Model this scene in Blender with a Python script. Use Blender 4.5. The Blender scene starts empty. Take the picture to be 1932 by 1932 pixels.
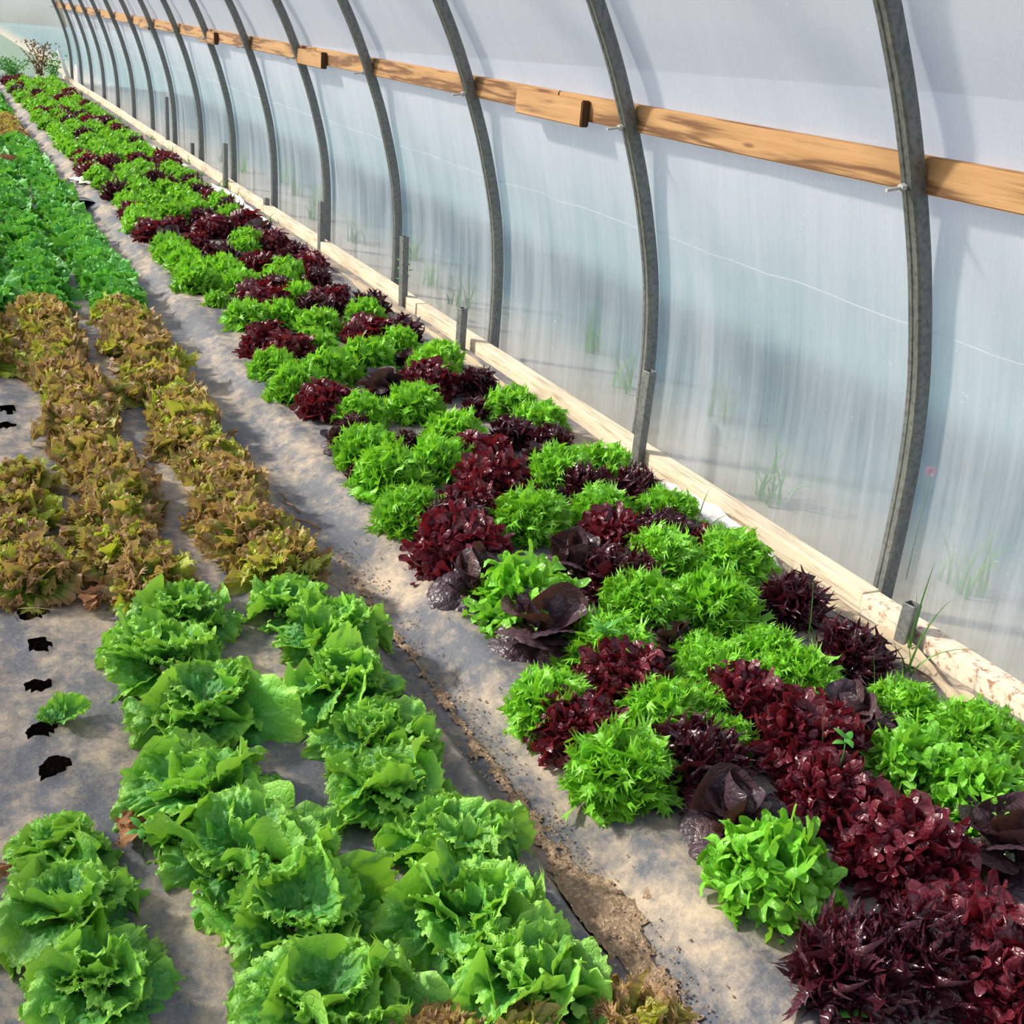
import bpy, bmesh, math, random
import numpy as np
from mathutils import Matrix, Vector, Euler, noise

# ------------------------------------------------------------------ camera, sky, sun, exposure
SC = bpy.context.scene
COL = SC.collection
cam_data = bpy.data.cameras.new('camera')
cam_data.sensor_width = 36.0
cam_data.lens = 36.0 * 2192.94 / 1932.0
cam_data.clip_end = 300
cam = bpy.data.objects.new('camera', cam_data)
COL.objects.link(cam)
RGT = Vector((0.901545, -0.425159, 0.080351))
DWN = Vector((-0.096669, -0.378926, -0.920364))
FWD = Vector((0.421748, 0.821982, -0.382719))
mw = Matrix((RGT, -DWN, -FWD)).transposed().to_4x4()
mw.translation = (0, 0, 1.5)
cam.matrix_world = mw
SC.camera = cam

world = bpy.data.worlds.new('world')
SC.world = world
world.use_nodes = True
wn = world.node_tree
for n in list(wn.nodes):
    wn.nodes.remove(n)
wo = wn.nodes.new('ShaderNodeOutputWorld')
wb = wn.nodes.new('ShaderNodeBackground')
sky = wn.nodes.new('ShaderNodeTexSky')
sky.sky_type = 'NISHITA'
sky.sun_disc = False
sky.sun_elevation = math.radians(33)
sky.sun_rotation = math.radians(-50)
sky.air_density = 1.0
sky.dust_density = 3.0
sky.ozone_density = 1.0
hs = wn.nodes.new('ShaderNodeHueSaturation')
hs.inputs['Saturation'].default_value = 0.75
wn.links.new(sky.outputs[0], hs.inputs['Color'])
wn.links.new(hs.outputs[0], wb.inputs['Color'])
wb.inputs['Strength'].default_value = 0.23
wn.links.new(wb.outputs[0], wo.inputs['Surface'])

sun_data = bpy.data.lights.new('sun', 'SUN')
sun_data.energy = 9.6
sun_data.angle = math.radians(4.5)
sun_data.color = (1.0, 0.93, 0.82)
sun = bpy.data.objects.new('sun', sun_data)
COL.objects.link(sun)
SUN_DIR = Vector((0.70, -0.56, -0.60)).normalized()
sun.rotation_euler = SUN_DIR.to_track_quat('-Z', 'Y').to_euler()
sun.location = (-6, 8, 8)

SC.view_settings.view_transform = 'Standard'
SC.view_settings.look = 'None'
SC.view_settings.gamma = 1.0
SC.view_settings.use_curve_mapping = False
SC.view_settings.exposure = 0.0
SC.cycles.max_bounces = 5
SC.cycles.diffuse_bounces = 3
SC.cycles.glossy_bounces = 2
SC.cycles.transmission_bounces = 4
SC.cycles.transparent_max_bounces = 8
SC.cycles.use_adaptive_sampling = True
SC.cycles.adaptive_threshold = 0.08
SC.cycles.adaptive_min_samples = 16
SC.cycles.caustics_reflective = False
SC.cycles.caustics_refractive = False
SC.cycles.use_denoising = True

rnd = random.Random(7)
R = math.radians

# ------------------------------------------------------------------ helpers
def lin(r, g, b):
    f = lambda c: (c / 255) / 12.92 if c / 255 <= 0.04045 else ((c / 255 + 0.055) / 1.055) ** 2.4
    return (f(r), f(g), f(b), 1.0)

def mat(name):
    m = bpy.data.materials.new(name)
    m.use_nodes = True
    nt = m.node_tree
    for n in list(nt.nodes):
        nt.nodes.remove(n)
    out = nt.nodes.new('ShaderNodeOutputMaterial')
    return m, nt, out

def N(nt, t, **kw):
    n = nt.nodes.new(t)
    for k, v in kw.items():
        setattr(n, k, v)
    return n

def L(nt, a, b):
    nt.links.new(a, b)

def mixc(nt, fac, a, b, mode='MIX'):
    n = N(nt, 'ShaderNodeMix', data_type='RGBA', blend_type=mode)
    for sock, v in ((n.inputs['Factor'], fac), (n.inputs['A'], a), (n.inputs['B'], b)):
        if hasattr(v, 'links'):
            nt.links.new(v, sock)
        else:
            sock.default_value = v
    return n.outputs['Result']

def math_(nt, op, a, b=None, clamp=False):
    n = N(nt, 'ShaderNodeMath', operation=op, use_clamp=clamp)
    for i, v in enumerate((a, b)):
        if v is None:
            continue
        if hasattr(v, 'links'):
            nt.links.new(v, n.inputs[i])
        else:
            n.inputs[i].default_value = v
    return n.outputs[0]

def ramp(nt, fac, stops):
    n = N(nt, 'ShaderNodeValToRGB')
    e = n.color_ramp.elements
    while len(e) < len(stops):
        e.new(0.5)
    for el, (p, c) in zip(e, stops):
        el.position = p
        el.color = c if len(c) == 4 else (*c, 1)
    nt.links.new(fac, n.inputs[0])
    return n.outputs[0]

def g(v):
    return (v, v, v, 1)

def tex(nt, coord='Object', scale=(1, 1, 1)):
    tc = N(nt, 'ShaderNodeTexCoord')
    mp = N(nt, 'ShaderNodeMapping')
    mp.inputs['Scale'].default_value = scale
    nt.links.new(tc.outputs[coord], mp.inputs['Vector'])
    return mp.outputs[0]

def noise_(nt, vec, scale, detail=4, rough=0.55, dist=0.0):
    n = N(nt, 'ShaderNodeTexNoise')
    n.inputs['Scale'].default_value = scale
    n.inputs['Detail'].default_value = detail
    n.inputs['Roughness'].default_value = rough
    n.inputs['Distortion'].default_value = dist
    nt.links.new(vec, n.inputs['Vector'])
    return n.outputs['Fac']

def bump(nt, h, strength=0.3, dist=0.01):
    b = N(nt, 'ShaderNodeBump')
    b.inputs['Strength'].default_value = strength
    b.inputs['Distance'].default_value = dist
    nt.links.new(h, b.inputs['Height'])
    return b.outputs[0]

def princ(nt, base, rough=0.5, normal=None, metallic=0.0, spec=0.5):
    p = N(nt, 'ShaderNodeBsdfPrincipled')
    for s, v in (('Base Color', base), ('Roughness', rough), ('Metallic', metallic), ('Specular IOR Level', spec)):
        if hasattr(v, 'links'):
            nt.links.new(v, p.inputs[s])
        else:
            p.inputs[s].default_value = v
    if normal is not None:
        nt.links.new(normal, p.inputs['Normal'])
    return p.outputs[0]

def mesh_np(name, verts, faces, attrs=None, smooth=True, m=None):
    me = bpy.data.meshes.new(name)
    me.from_pydata([tuple(v) for v in verts], [], [tuple(f) for f in faces])
    if attrs:
        for k, a in attrs.items():
            at = me.attributes.new(k, 'FLOAT', 'POINT')
            at.data.foreach_set('value', np.asarray(a, dtype=np.float32))
    if smooth:
        me.polygons.foreach_set('use_smooth', [True] * len(me.polygons))
    if m:
        me.materials.append(m)
    me.update()
    return me

def link(name, data, parent=None, loc=None, rot=None, scale=None):
    o = bpy.data.objects.new(name, data)
    COL.objects.link(o)
    if parent:
        o.parent = parent
    if loc is not None:
        o.location = loc
    if rot is not None:
        o.rotation_euler = rot
    if scale is not None:
        o.scale = (scale,) * 3 if isinstance(scale, (int, float)) else scale
    return o

def tag(o, label=None, cat=None, group=None, kind=None):
    for k, v in (('label', label), ('category', cat), ('group', group), ('kind', kind)):
        if v:
            o[k] = v
    return o

def thing(name, label, cat, loc=(0, 0, 0), rotz=0, group=None, scale=None):
    o = link(name, None, None, loc, (0, 0, rotz), scale)
    o.empty_display_size = 0.1
    return tag(o, label, cat, group)

def bm_box(bm, x0, x1, y0, y1, z0, z1, bev=0.0):
    r = bmesh.ops.create_cube(bm, size=1)
    for v in r['verts']:
        v.co = Vector((x0 + (v.co.x + .5) * (x1 - x0), y0 + (v.co.y + .5) * (y1 - y0), z0 + (v.co.z + .5) * (z1 - z0)))
    if bev:
        ed = list({e for v in r['verts'] for e in v.link_edges})
        bmesh.ops.bevel(bm, geom=ed, offset=bev, segments=2, affect='EDGES', profile=0.6)

def bm_mesh(name, bm, m=None, smooth=False):
    me = bpy.data.meshes.new(name)
    bm.to_mesh(me)
    bm.free()
    if smooth:
        me.polygons.foreach_set('use_smooth', [True] * len(me.polygons))
    if m:
        me.materials.append(m)
    return me

def tube(pts, rad, k=6, closed_end=True):
    """verts, faces of a round tube along pts; rad a number or list"""
    V, F = [], []
    n = len(pts)
    for i, p in enumerate(pts):
        p = Vector(p)
        a = Vector(pts[max(0, i - 1)]); b = Vector(pts[min(n - 1, i + 1)])
        t = (b - a).normalized()
        u = t.cross(Vector((0.3, 0.2, 1))).normalized()
        w = t.cross(u)
        rr = rad[i] if isinstance(rad, (list, tuple)) else rad
        for j in range(k):
            an = 2 * math.pi * j / k
            V.append(p + (u * math.cos(an) + w * math.sin(an)) * rr)
    for i in range(n - 1):
        for j in range(k):
            F.append((i * k + j, i * k + (j + 1) % k, (i + 1) * k + (j + 1) % k, (i + 1) * k + j))
    if closed_end:
        F.append(tuple(range(k))[::-1]); F.append(tuple((n - 1) * k + j for j in range(k)))
    return V, F

def ordinal(n):
    w = ['', 'first', 'second', 'third', 'fourth', 'fifth', 'sixth', 'seventh', 'eighth', 'ninth', 'tenth', 'eleventh', 'twelfth',
         'thirteenth', 'fourteenth', 'fifteenth', 'sixteenth', 'seventeenth', 'eighteenth', 'nineteenth', 'twentieth']
    if n <= 20:
        return w[n]
    tens = {2: 'twenty', 3: 'thirty', 4: 'forty', 5: 'fifty', 6: 'sixty', 7: 'seventy', 8: 'eighty', 9: 'ninety'}[n // 10]
    return tens + '-' + w[n % 10] if n % 10 else tens[:-1] + 'ieth'

# ------------------------------------------------------------------ materials of the house
def film_material(name='greenhouse_film', c1=lin(246, 245, 250), c2=lin(234, 242, 247), trl_share=0.6):
    m, nt, out = mat(name)
    tc = N(nt, 'ShaderNodeTexCoord')
    v1 = tex(nt, 'Object', (1.0, 4.6, 0.42))
    v2 = tex(nt, 'Object', (1.0, 45.0, 1.6))
    v3 = tex(nt, 'Object', (1.0, 1.0, 0.7))
    streak = noise_(nt, v1, 1.6, 5, 0.62, 0.3)
    fine = noise_(nt, v2, 1.6, 3, 0.6)
    broad = noise_(nt, v3, 1.1, 2, 0.5)
    sep = N(nt, 'ShaderNodeSeparateXYZ'); L(nt, tc.outputs['Object'], sep.inputs[0])
    z = sep.outputs['Z']
    low = ramp(nt, math_(nt, 'DIVIDE', z, 1.5), [(0.0, g(1)), (0.3, g(0.92)), (0.95, g(0.12))])
    s = ramp(nt, streak, [(0.35, g(0)), (0.68, g(1))])
    s2 = ramp(nt, fine, [(0.4, g(0)), (0.75, g(1))])
    st = math_(nt, 'ADD', math_(nt, 'MULTIPLY', s, 0.8), math_(nt, 'MULTIPLY', s2, 0.2))
    st = math_(nt, 'MULTIPLY', st, low)
    # crease lines: thin whitish welds running along the sheet
    wob = noise_(nt, tex(nt, 'Object', (1, 1.2, 1.2)), 1.5, 2)
    zz = math_(nt, 'ADD', z, math_(nt, 'MULTIPLY', wob, 0.05))
    ln = math_(nt, 'ABSOLUTE', math_(nt, 'SUBTRACT', zz, 0.845))
    line = math_(nt, 'LESS_THAN', ln, 0.0022)
    sc_ = noise_(nt, tex(nt, 'Object', (8, 8, 14)), 2.2, 6, 0.7, 1.5)
    scr = ramp(nt, sc_, [(0.66, g(0)), (0.72, g(1))])
    whit = math_(nt, 'MAXIMUM', math_(nt, 'MULTIPLY', line, 0.6), math_(nt, 'MULTIPLY', scr, 0.5))
    milky = mixc(nt, st, c1, c2)
    grain = noise_(nt, tex(nt, 'Object', (1, 1, 0.6)), 140, 3, 0.7)
    milky = mixc(nt, math_(nt, 'MULTIPLY', ramp(nt, grain, [(0.3, g(1)), (0.6, g(0))]), 0.22), milky, lin(206, 214, 222))
    dif = N(nt, 'ShaderNodeBsdfDiffuse'); L(nt, milky, dif.inputs['Color'])
    trl = N(nt, 'ShaderNodeBsdfTranslucent'); L(nt, milky, trl.inputs['Color'])
    mx = N(nt, 'ShaderNodeMixShader'); mx.inputs[0].default_value = trl_share
    L(nt, dif.outputs[0], mx.inputs[1]); L(nt, trl.outputs[0], mx.inputs[2])
    trn = N(nt, 'ShaderNodeBsdfTransparent'); trn.inputs['Color'].default_value = (0.93, 0.96, 0.98, 1)
    clear = math_(nt, 'ADD', math_(nt, 'MULTIPLY', st, 0.36), math_(nt, 'MULTIPLY', low, math_(nt, 'ADD', math_(nt, 'MULTIPLY', broad, 0.5), 0.2)))
    roof = ramp(nt, math_(nt, 'DIVIDE', z, 3.0), [(0.52, g(0)), (0.72, g(1))])
    clear = math_(nt, 'ADD', clear, math_(nt, 'ADD', math_(nt, 'MULTIPLY', roof, 0.50), 0.08))
    clear = math_(nt, 'SUBTRACT', clear, whit, clamp=True)
    mx2 = N(nt, 'ShaderNodeMixShader'); L(nt, clear, mx2.inputs[0])
    L(nt, mx.outputs[0], mx2.inputs[1]); L(nt, trn.outputs[0], mx2.inputs[2])
    gl = N(nt, 'ShaderNodeBsdfGlossy'); gl.inputs['Roughness'].default_value = 0.32
    bn = bump(nt, math_(nt, 'ADD', streak, math_(nt, 'MULTIPLY', fine, 0.3)), 0.25, 0.01)
    L(nt, bn, gl.inputs['Normal'])
    mx3 = N(nt, 'ShaderNodeMixShader'); mx3.inputs[0].default_value = 0.06
    L(nt, mx2.outputs[0], mx3.inputs[1]); L(nt, gl.outputs[0], mx3.inputs[2])
    L(nt, mx3.outputs[0], out.inputs[0])
    return m

def wood_material(name, a, b, dark, knots=True, axis=1):
    m, nt, out = mat(name)
    oi = N(nt, 'ShaderNodeObjectInfo')
    tc = N(nt, 'ShaderNodeTexCoord')
    add = N(nt, 'ShaderNodeVectorMath', operation='ADD')
    sc = N(nt, 'ShaderNodeVectorMath', operation='SCALE'); sc.inputs['Scale'].default_value = 13.0
    cmb = N(nt, 'ShaderNodeCombineXYZ'); L(nt, oi.outputs['Random'], cmb.inputs[1]); L(nt, oi.outputs['Random'], cmb.inputs[0])
    L(nt, cmb.outputs[0], sc.inputs[0]); L(nt, tc.outputs['Object'], add.inputs[0]); L(nt, sc.outputs[0], add.inputs[1])
    mp = N(nt, 'ShaderNodeMapping'); mp.inputs['Scale'].default_value = (16, 1.6, 22)
    L(nt, add.outputs[0], mp.inputs[0])
    wv = N(nt, 'ShaderNodeTexWave', wave_type='RINGS', rings_direction='Y')
    wv.inputs['Scale'].default_value = 1.5; wv.inputs['Distortion'].default_value = 5.0
    wv.inputs['Detail'].default_value = 3; wv.inputs['Detail Scale'].default_value = 0.7
    L(nt, mp.outputs[0], wv.inputs[0])
    n1 = noise_(nt, mp.outputs[0], 1.1, 5, 0.6)
    fine = N(nt, 'ShaderNodeMapping'); fine.inputs['Scale'].default_value = (120, 4, 120)
    L(nt, add.outputs[0], fine.inputs[0])
    n2 = noise_(nt, fine.outputs[0], 1.0, 3)
    c = mixc(nt, n1, a, b)
    lines = ramp(nt, wv.outputs['Fac'], [(0.0, g(1)), (0.14, g(0.4)), (0.4, g(0))])
    c = mixc(nt, math_(nt, 'MULTIPLY', lines, 0.85), c, dark)
    c = mixc(nt, math_(nt, 'MULTIPLY', n2, 0.25), c, dark)
    vo = N(nt, 'ShaderNodeTexVoronoi'); vo.inputs['Scale'].default_value = 1.0
    kp = N(nt, 'ShaderNodeMapping'); kp.inputs['Scale'].default_value = (13, 3.0, 13)
    L(nt, add.outputs[0], kp.inputs[0]); L(nt, kp.outputs[0], vo.inputs['Vector'])
    kn = ramp(nt, vo.outputs['Distance'], [(0.05, g(1)), (0.12, g(0))])
    c = mixc(nt, math_(nt, 'MULTIPLY', kn, 0.7 if knots else 0.2), c, dark)
    bp = bump(nt, math_(nt, 'ADD', n2, wv.outputs['Fac']), 0.25, 0.003)
    L(nt, princ(nt, c, 0.62, bp, spec=0.3), out.inputs[0])
    return m

def steel_material():
    m, nt, out = mat('galvanised_steel')
    v = tex(nt, 'Object', (1, 1, 1))
    n1 = noise_(nt, v, 60, 4, 0.6)
    n2 = noise_(nt, v, 9, 3, 0.5)
    c = mixc(nt, n2, lin(112, 114, 112), lin(148, 149, 146))
    c = mixc(nt, math_(nt, 'MULTIPLY', ramp(nt, n1, [(0.35, g(1)), (0.55, g(0))]), 0.5), c, lin(66, 68, 70))
    L(nt, princ(nt, c, 0.52, bump(nt, n1, 0.15, 0.002), metallic=0.55), out.inputs[0])
    return m

def mulch_material():
    m, nt, out = mat('dusty_mulch_film')
    v = tex(nt, 'Object', (1, 1, 1))
    vs = tex(nt, 'Object', (1.6, 0.75, 1))
    a = noise_(nt, vs, 2.6, 7, 0.7)
    b = noise_(nt, v, 16, 9, 0.78)
    c = noise_(nt, v, 70, 4, 0.65)
    d = noise_(nt, v, 260, 2, 0.5)
    k = math_(nt, 'ADD', math_(nt, 'MULTIPLY', a, 0.6), math_(nt, 'MULTIPLY', b, 0.4))
    dust = ramp(nt, k, [(0.46, g(0)), (0.60, g(1))])
    pl = mixc(nt, c, lin(72, 75, 84), lin(112, 113, 118))
    du = mixc(nt, b, lin(166, 150, 132), lin(200, 179, 150))
    col = mixc(nt, math_(nt, 'MULTIPLY', dust, 0.95), pl, du)
    speck = ramp(nt, d, [(0.66, g(0)), (0.74, g(1))])
    col = mixc(nt, math_(nt, 'MULTIPLY', speck, 0.35), col, lin(214, 206, 192))
    dk = ramp(nt, noise_(nt, v, 34, 6, 0.75, 1.2), [(0.30, g(1)), (0.42, g(0))])
    col = mixc(nt, math_(nt, 'MULTIPLY', dk, 0.55), col, lin(62, 58, 56))
    h = math_(nt, 'ADD', math_(nt, 'MULTIPLY', b, 1.0), math_(nt, 'MULTIPLY', c, 0.5))
    rough = math_(nt, 'ADD', math_(nt, 'MULTIPLY', dust, 0.3), 0.5)
    L(nt, princ(nt, col, rough, bump(nt, h, 0.55, 0.012), spec=0.35), out.inputs[0])
    return m

def soil_material(name, c1, c2, c3):
    m, nt, out = mat(name)
    v = tex(nt, 'Object')
    a = noise_(nt, v, 18, 6, 0.7)
    b = noise_(nt, v, 120, 4, 0.6)
    c = mixc(nt, ramp(nt, a, [(0.35, g(0)), (0.65, g(1))]), c1, c2)
    c = mixc(nt, ramp(nt, b, [(0.5, g(0)), (0.72, g(1))]), c, c3)
    L(nt, princ(nt, c, 0.95, bump(nt, math_(nt, 'ADD', a, b), 0.8, 0.01), spec=0.15), out.inputs[0])
    return m

def plain(name, col, rough=0.6, var=0.25, dark=None, scale=30, trans=0.0, spec=0.4):
    m, nt, out = mat(name)
    n = noise_(nt, tex(nt, 'Object'), scale, 4, 0.6)
    d = dark or tuple(c * (1 - var) for c in col[:3]) + (1,)
    c = mixc(nt, n, d, col)
    sh = princ(nt, c, rough, bump(nt, n, 0.2, 0.003), spec=spec)
    if trans:
        t = N(nt, 'ShaderNodeBsdfTranslucent'); L(nt, c, t.inputs['Color'])
        mx = N(nt, 'ShaderNodeMixShader'); mx.inputs[0].default_value = trans
        L(nt, sh, mx.inputs[1]); L(nt, t.outputs[0], mx.inputs[2]); sh = mx.outputs[0]
    L(nt, sh, out.inputs[0])
    return m

def board_material():
    m, nt, out = mat('weathered_board')
    v = tex(nt, 'Object', (9, 1.0, 9))
    n1 = noise_(nt, v, 2.2, 5, 0.6)
    n2 = noise_(nt, tex(nt, 'Object', (60, 3, 60)), 1.5, 4, 0.6)
    c = mixc(nt, n1, lin(202, 184, 156), lin(228, 213, 188))
    c = mixc(nt, ramp(nt, n2, [(0.5, g(0)), (0.75, g(1))]), c, lin(150, 122, 92))
    L(nt, princ(nt, c, 0.8, bump(nt, n2, 0.3, 0.004), spec=0.2), out.inputs[0])
    return m

def rusty_material():
    m, nt, out = mat('peeling_painted_board')
    n1 = noise_(nt, tex(nt, 'Object', (1, 1, 1)), 34, 8, 0.78)
    n2 = noise_(nt, tex(nt, 'Object', (1, 0.5, 1)), 60, 4, 0.6)
    c = mixc(nt, n2, lin(205, 186, 158), lin(232, 220, 200))
    k = ramp(nt, n1, [(0.53, g(0)), (0.60, g(1))])
    c = mixc(nt, math_(nt, 'MULTIPLY', k, 0.85), c, mixc(nt, n2, lin(120, 66, 38), lin(170, 104, 62)))
    L(nt, princ(nt, c, 0.75, bump(nt, n1, 0.3, 0.004), spec=0.25), out.inputs[0])
    return m

def outside_material():
    m, nt, out = mat('outside_ground')
    v = tex(nt, 'Object')
    tc = N(nt, 'ShaderNodeTexCoord'); sp = N(nt, 'ShaderNodeSeparateXYZ'); L(nt, tc.outputs['Object'], sp.inputs[0])
    a = noise_(nt, v, 1.6, 4, 0.6)
    b = noise_(nt, v, 9, 4, 0.6)
    grass = mixc(nt, b, lin(74, 106, 112), lin(102, 132, 132))
    sand = mixc(nt, b, lin(172, 154, 128), lin(192, 178, 154))
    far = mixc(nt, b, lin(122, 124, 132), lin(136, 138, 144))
    x = math_(nt, 'ADD', sp.outputs['X'], math_(nt, 'MULTIPLY', math_(nt, 'SUBTRACT', a, 0.5), 0.25))
    k = ramp(nt, math_(nt, 'DIVIDE', x, 6.0), [(0.43, g(1)), (0.55, g(0))])
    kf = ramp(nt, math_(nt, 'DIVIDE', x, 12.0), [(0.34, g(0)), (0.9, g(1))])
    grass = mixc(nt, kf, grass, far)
    L(nt, princ(nt, mixc(nt, k, grass, sand), 0.95, spec=0.1), out.inputs[0])
    return m

M = dict(
    film=film_material(),
    film_end=film_material('end_wall_film', lin(188, 198, 200), lin(168, 184, 188), 0.42),
    rail=wood_material('rail_wood', lin(158, 116, 70), lin(190, 150, 102), lin(84, 50, 26)),
    board=board_material(), rusty=rusty_material(),
    steel=steel_material(), mulch=mulch_material(),
    soil=soil_material('dark_soil', lin(38, 28, 22), lin(62, 46, 34), lin(96, 76, 58)),
    dirt=soil_material('dry_dirt', lin(122, 100, 82), lin(168, 142, 114), lin(206, 180, 144)),
    out_ground=outside_material(),
    field=plain('far_lawn', lin(92, 120, 92), 0.9, 0.35, scale=3),
    stem=plain('lettuce_stem', lin(196, 206, 160), 0.5, 0.2),
    rail_end=plain('dark_rail_end', lin(92, 62, 38), 0.8, 0.5),
    bolt=plain('bolt_zinc', lin(205, 205, 200), 0.35),
    white=plain('white_sheet', lin(238, 234, 226), 0.6, 0.1, trans=0.2),
    tan=plain('tan_fabric', lin(190, 170, 140), 0.85, 0.3),
    grass=plain('grass_blade', lin(96, 150, 60), 0.45, 0.4, trans=0.3),
    weed=plain('weed_leaf', lin(96, 176, 66), 0.45, 0.35, trans=0.3),
    dead=plain('dead_leaf', lin(190, 136, 92), 0.8, 0.5, trans=0.15),
    straw=plain('straw', lin(206, 178, 120), 0.7, 0.3),
    hedge=plain('outside_leaf', lin(86, 130, 110), 0.6, 0.4, scale=4, trans=0.2),
    brown=plain('dry_weed', lin(150, 110, 62), 0.7, 0.4, trans=0.2),
    pvc=plain('white_plastic', lin(236, 236, 232), 0.4, 0.05),
)

# ------------------------------------------------------------------ hoop profile (inner face), house is symmetric about XC
XC = 0.055
PZ = [-0.12, 0.0, 0.2, 0.40, 0.60, 0.72, 0.80, 1.0, 1.238, 1.426, 1.633]
PX = [2.486, 2.486, 2.486, 2.480, 2.457, 2.432, 2.411, 2.353, 2.262, 2.180, 2.067]
def profile(off=0.0, full=True, zmin=-0.12):
    zs = np.linspace(zmin, 1.6, 36)
    xs = np.interp(zs, PZ, PX)
    for _ in range(3):
        xs[1:-1] = 0.25 * xs[:-2] + 0.5 * xs[1:-1] + 0.25 * xs[2:]
    pts = list(zip(xs, zs))
    x0, z0 = pts[-1]
    a0 = R(29); RR = (x0 - XC) / math.cos(a0)
    cz = z0 - RR * math.sin(a0)
    for i in range(1, 17):
        a = a0 + (math.pi / 2 - a0) * i / 16
        pts.append((XC + RR * math.cos(a), cz + RR * math.sin(a)))
    if full:
        pts += [(2 * XC - x, z) for x, z in pts[-2::-1]]
    P = np.array(pts)
    T = np.gradient(P, axis=0); T /= np.linalg.norm(T, axis=1)[:, None]
    Nn = np.stack([T[:, 1], -T[:, 0]], 1)         # outward
    return P + Nn * (off if np.ndim(off) == 0 else np.asarray(off)[:, None]), P

HY0, HS, NH = 2.336, 1.455, 16
HOOP_Y = [HY0 + HS * i for i in range(NH)]

# ------------------------------------------------------------------ the setting
def floor_():
    V, F = [], []
    xs = np.linspace(-3.2, 2.56, 30); ys = np.linspace(-2, 26, 90)
    for y in ys:
        for x in xs:
            V.append((x, y, -0.085 + 0.012 * noise.noise((x * 5, y * 5, 0))))
    nx = len(xs)
    for j in range(len(ys) - 1):
        for i in range(nx - 1):
            F.append((j * nx + i, j * nx + i + 1, (j + 1) * nx + i + 1, (j + 1) * nx + i))
    tag(link('floor', mesh_np('floor', V, F, m=M['soil'])), kind='structure')
    V = [(2.56, -12, -0.06), (60, -12, -0.06), (60, 60, -0.06), (2.56, 60, -0.06)]
    tag(link('ground', mesh_np('ground', V, [(0, 1, 2, 3)], m=M['out_ground'])), kind='structure')
    V = [(-60, 24.6, -0.06), (2.56, 24.6, -0.06), (2.56, 60, -0.06), (-60, 60, -0.06)]
    tag(link('lawn', mesh_np('lawn', V, [(0, 1, 2, 3)], m=M['field'])), kind='structure')
floor_()

HOLES = [(0.11, 2.20, .030), (0.10, 2.36, .030), (0.11, 2.55, .026), (0.125, 2.735, .028), (0.13, 2.915, .040), (0.16, 4.44, .03), (0.175, 4.63, .03)]

def sheet_z(x, y):
    """height of the mulch film: two raised beds, a trough between them, a dip at the wall"""
    w = 0.02 * noise.noise((y * 0.9, 3.1, 0))
    xe = x + w
    z = 0.0
    def sm(a, b, t):
        t = min(1, max(0, (t - a) / (b - a))); return t * t * (3 - 2 * t)
    z += 0.018 * math.exp(-((xe - 0.93) / 0.03) ** 2) * (1 - sm(2.0, 3.0, y))
    z -= 0.055 * sm(0.90, 0.985, xe) * (1 - sm(1.05, 1.19, xe))
    wr = noise.noise((x * 7, y * 3.5, 1.7)) * 0.007 + noise.noise((x * 19, y * 12, 4.0)) * 0.0035
    wr += noise.noise((x * 3, y * 14, 9.0)) * 0.008 * sm(0.95, 1.1, xe) * (1 - sm(1.2, 1.4, xe)) * sm(2.5, 4.5, y)
    return z + wr

def mulch(name, x0, x1, label):
    ys = [0.6]
    while ys[-1] < 24.3:
        ys.append(ys[-1] + (0.011 if ys[-1] < 3.2 else 0.011 + (ys[-1] - 3.2) * 0.012))
    nx = int((x1 - x0) / (0.011 if x0 < 0 else 0.018))
    xs = np.linspace(x0, x1, nx + 1)
    V = []
    gone = set()
    for j, y in enumerate(ys):
        for i, x in enumerate(xs):
            xx, yy = x, y
            dz = 0
            for hx, hy, hr in HOLES:
                dx, dy = xx - hx, yy - hy
                d = math.hypot(dx, dy * 1.0)
                an = math.atan2(dy, dx)
                rr = hr * (1 + 0.22 * math.sin(2 * an + hx * 40 + hy * 9) + 0.12 * math.sin(5 * an + hy * 17))
                if d < rr * 0.86:
                    gone.add((j, i))
                elif d < rr * 1.25:
                    k = rr / max(d, 1e-5); k = 1 + (k - 1) * (0.95 if d < rr else 0.5)
                    xx, yy = hx + dx * k, hy + dy * k
                    dz += 0.006
            if x0 > 0 and i == 0:
                xx += 0.02 * noise.noise((y * 1.3, 7, 7)) + 0.006 * noise.noise((y * 9, 2, 7))
            V.append((xx, yy, sheet_z(x, y) + dz + (0.007 if x0 > 0 else 0)))
    F = []
    w = nx + 1
    for j in range(len(ys) - 1):
        for i in range(nx):
            if {(j, i), (j, i + 1), (j + 1, i), (j + 1, i + 1)} & gone:
                continue
            F.append((j * w + i, j * w + i + 1, (j + 1) * w + i + 1, (j + 1) * w + i))
    o = link(name, mesh_np(name, V, F, m=M['mulch']))
    return tag(o, label, 'mulch film')
mulch('mulch_film', -0.75, 1.13, 'grey dusty plastic mulch film with round planting holes under the curly lettuces')
mulch('mulch_film', 1.085, 2.325, 'grey dusty plastic mulch film under the mixed red and green bed beside the wall')

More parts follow.
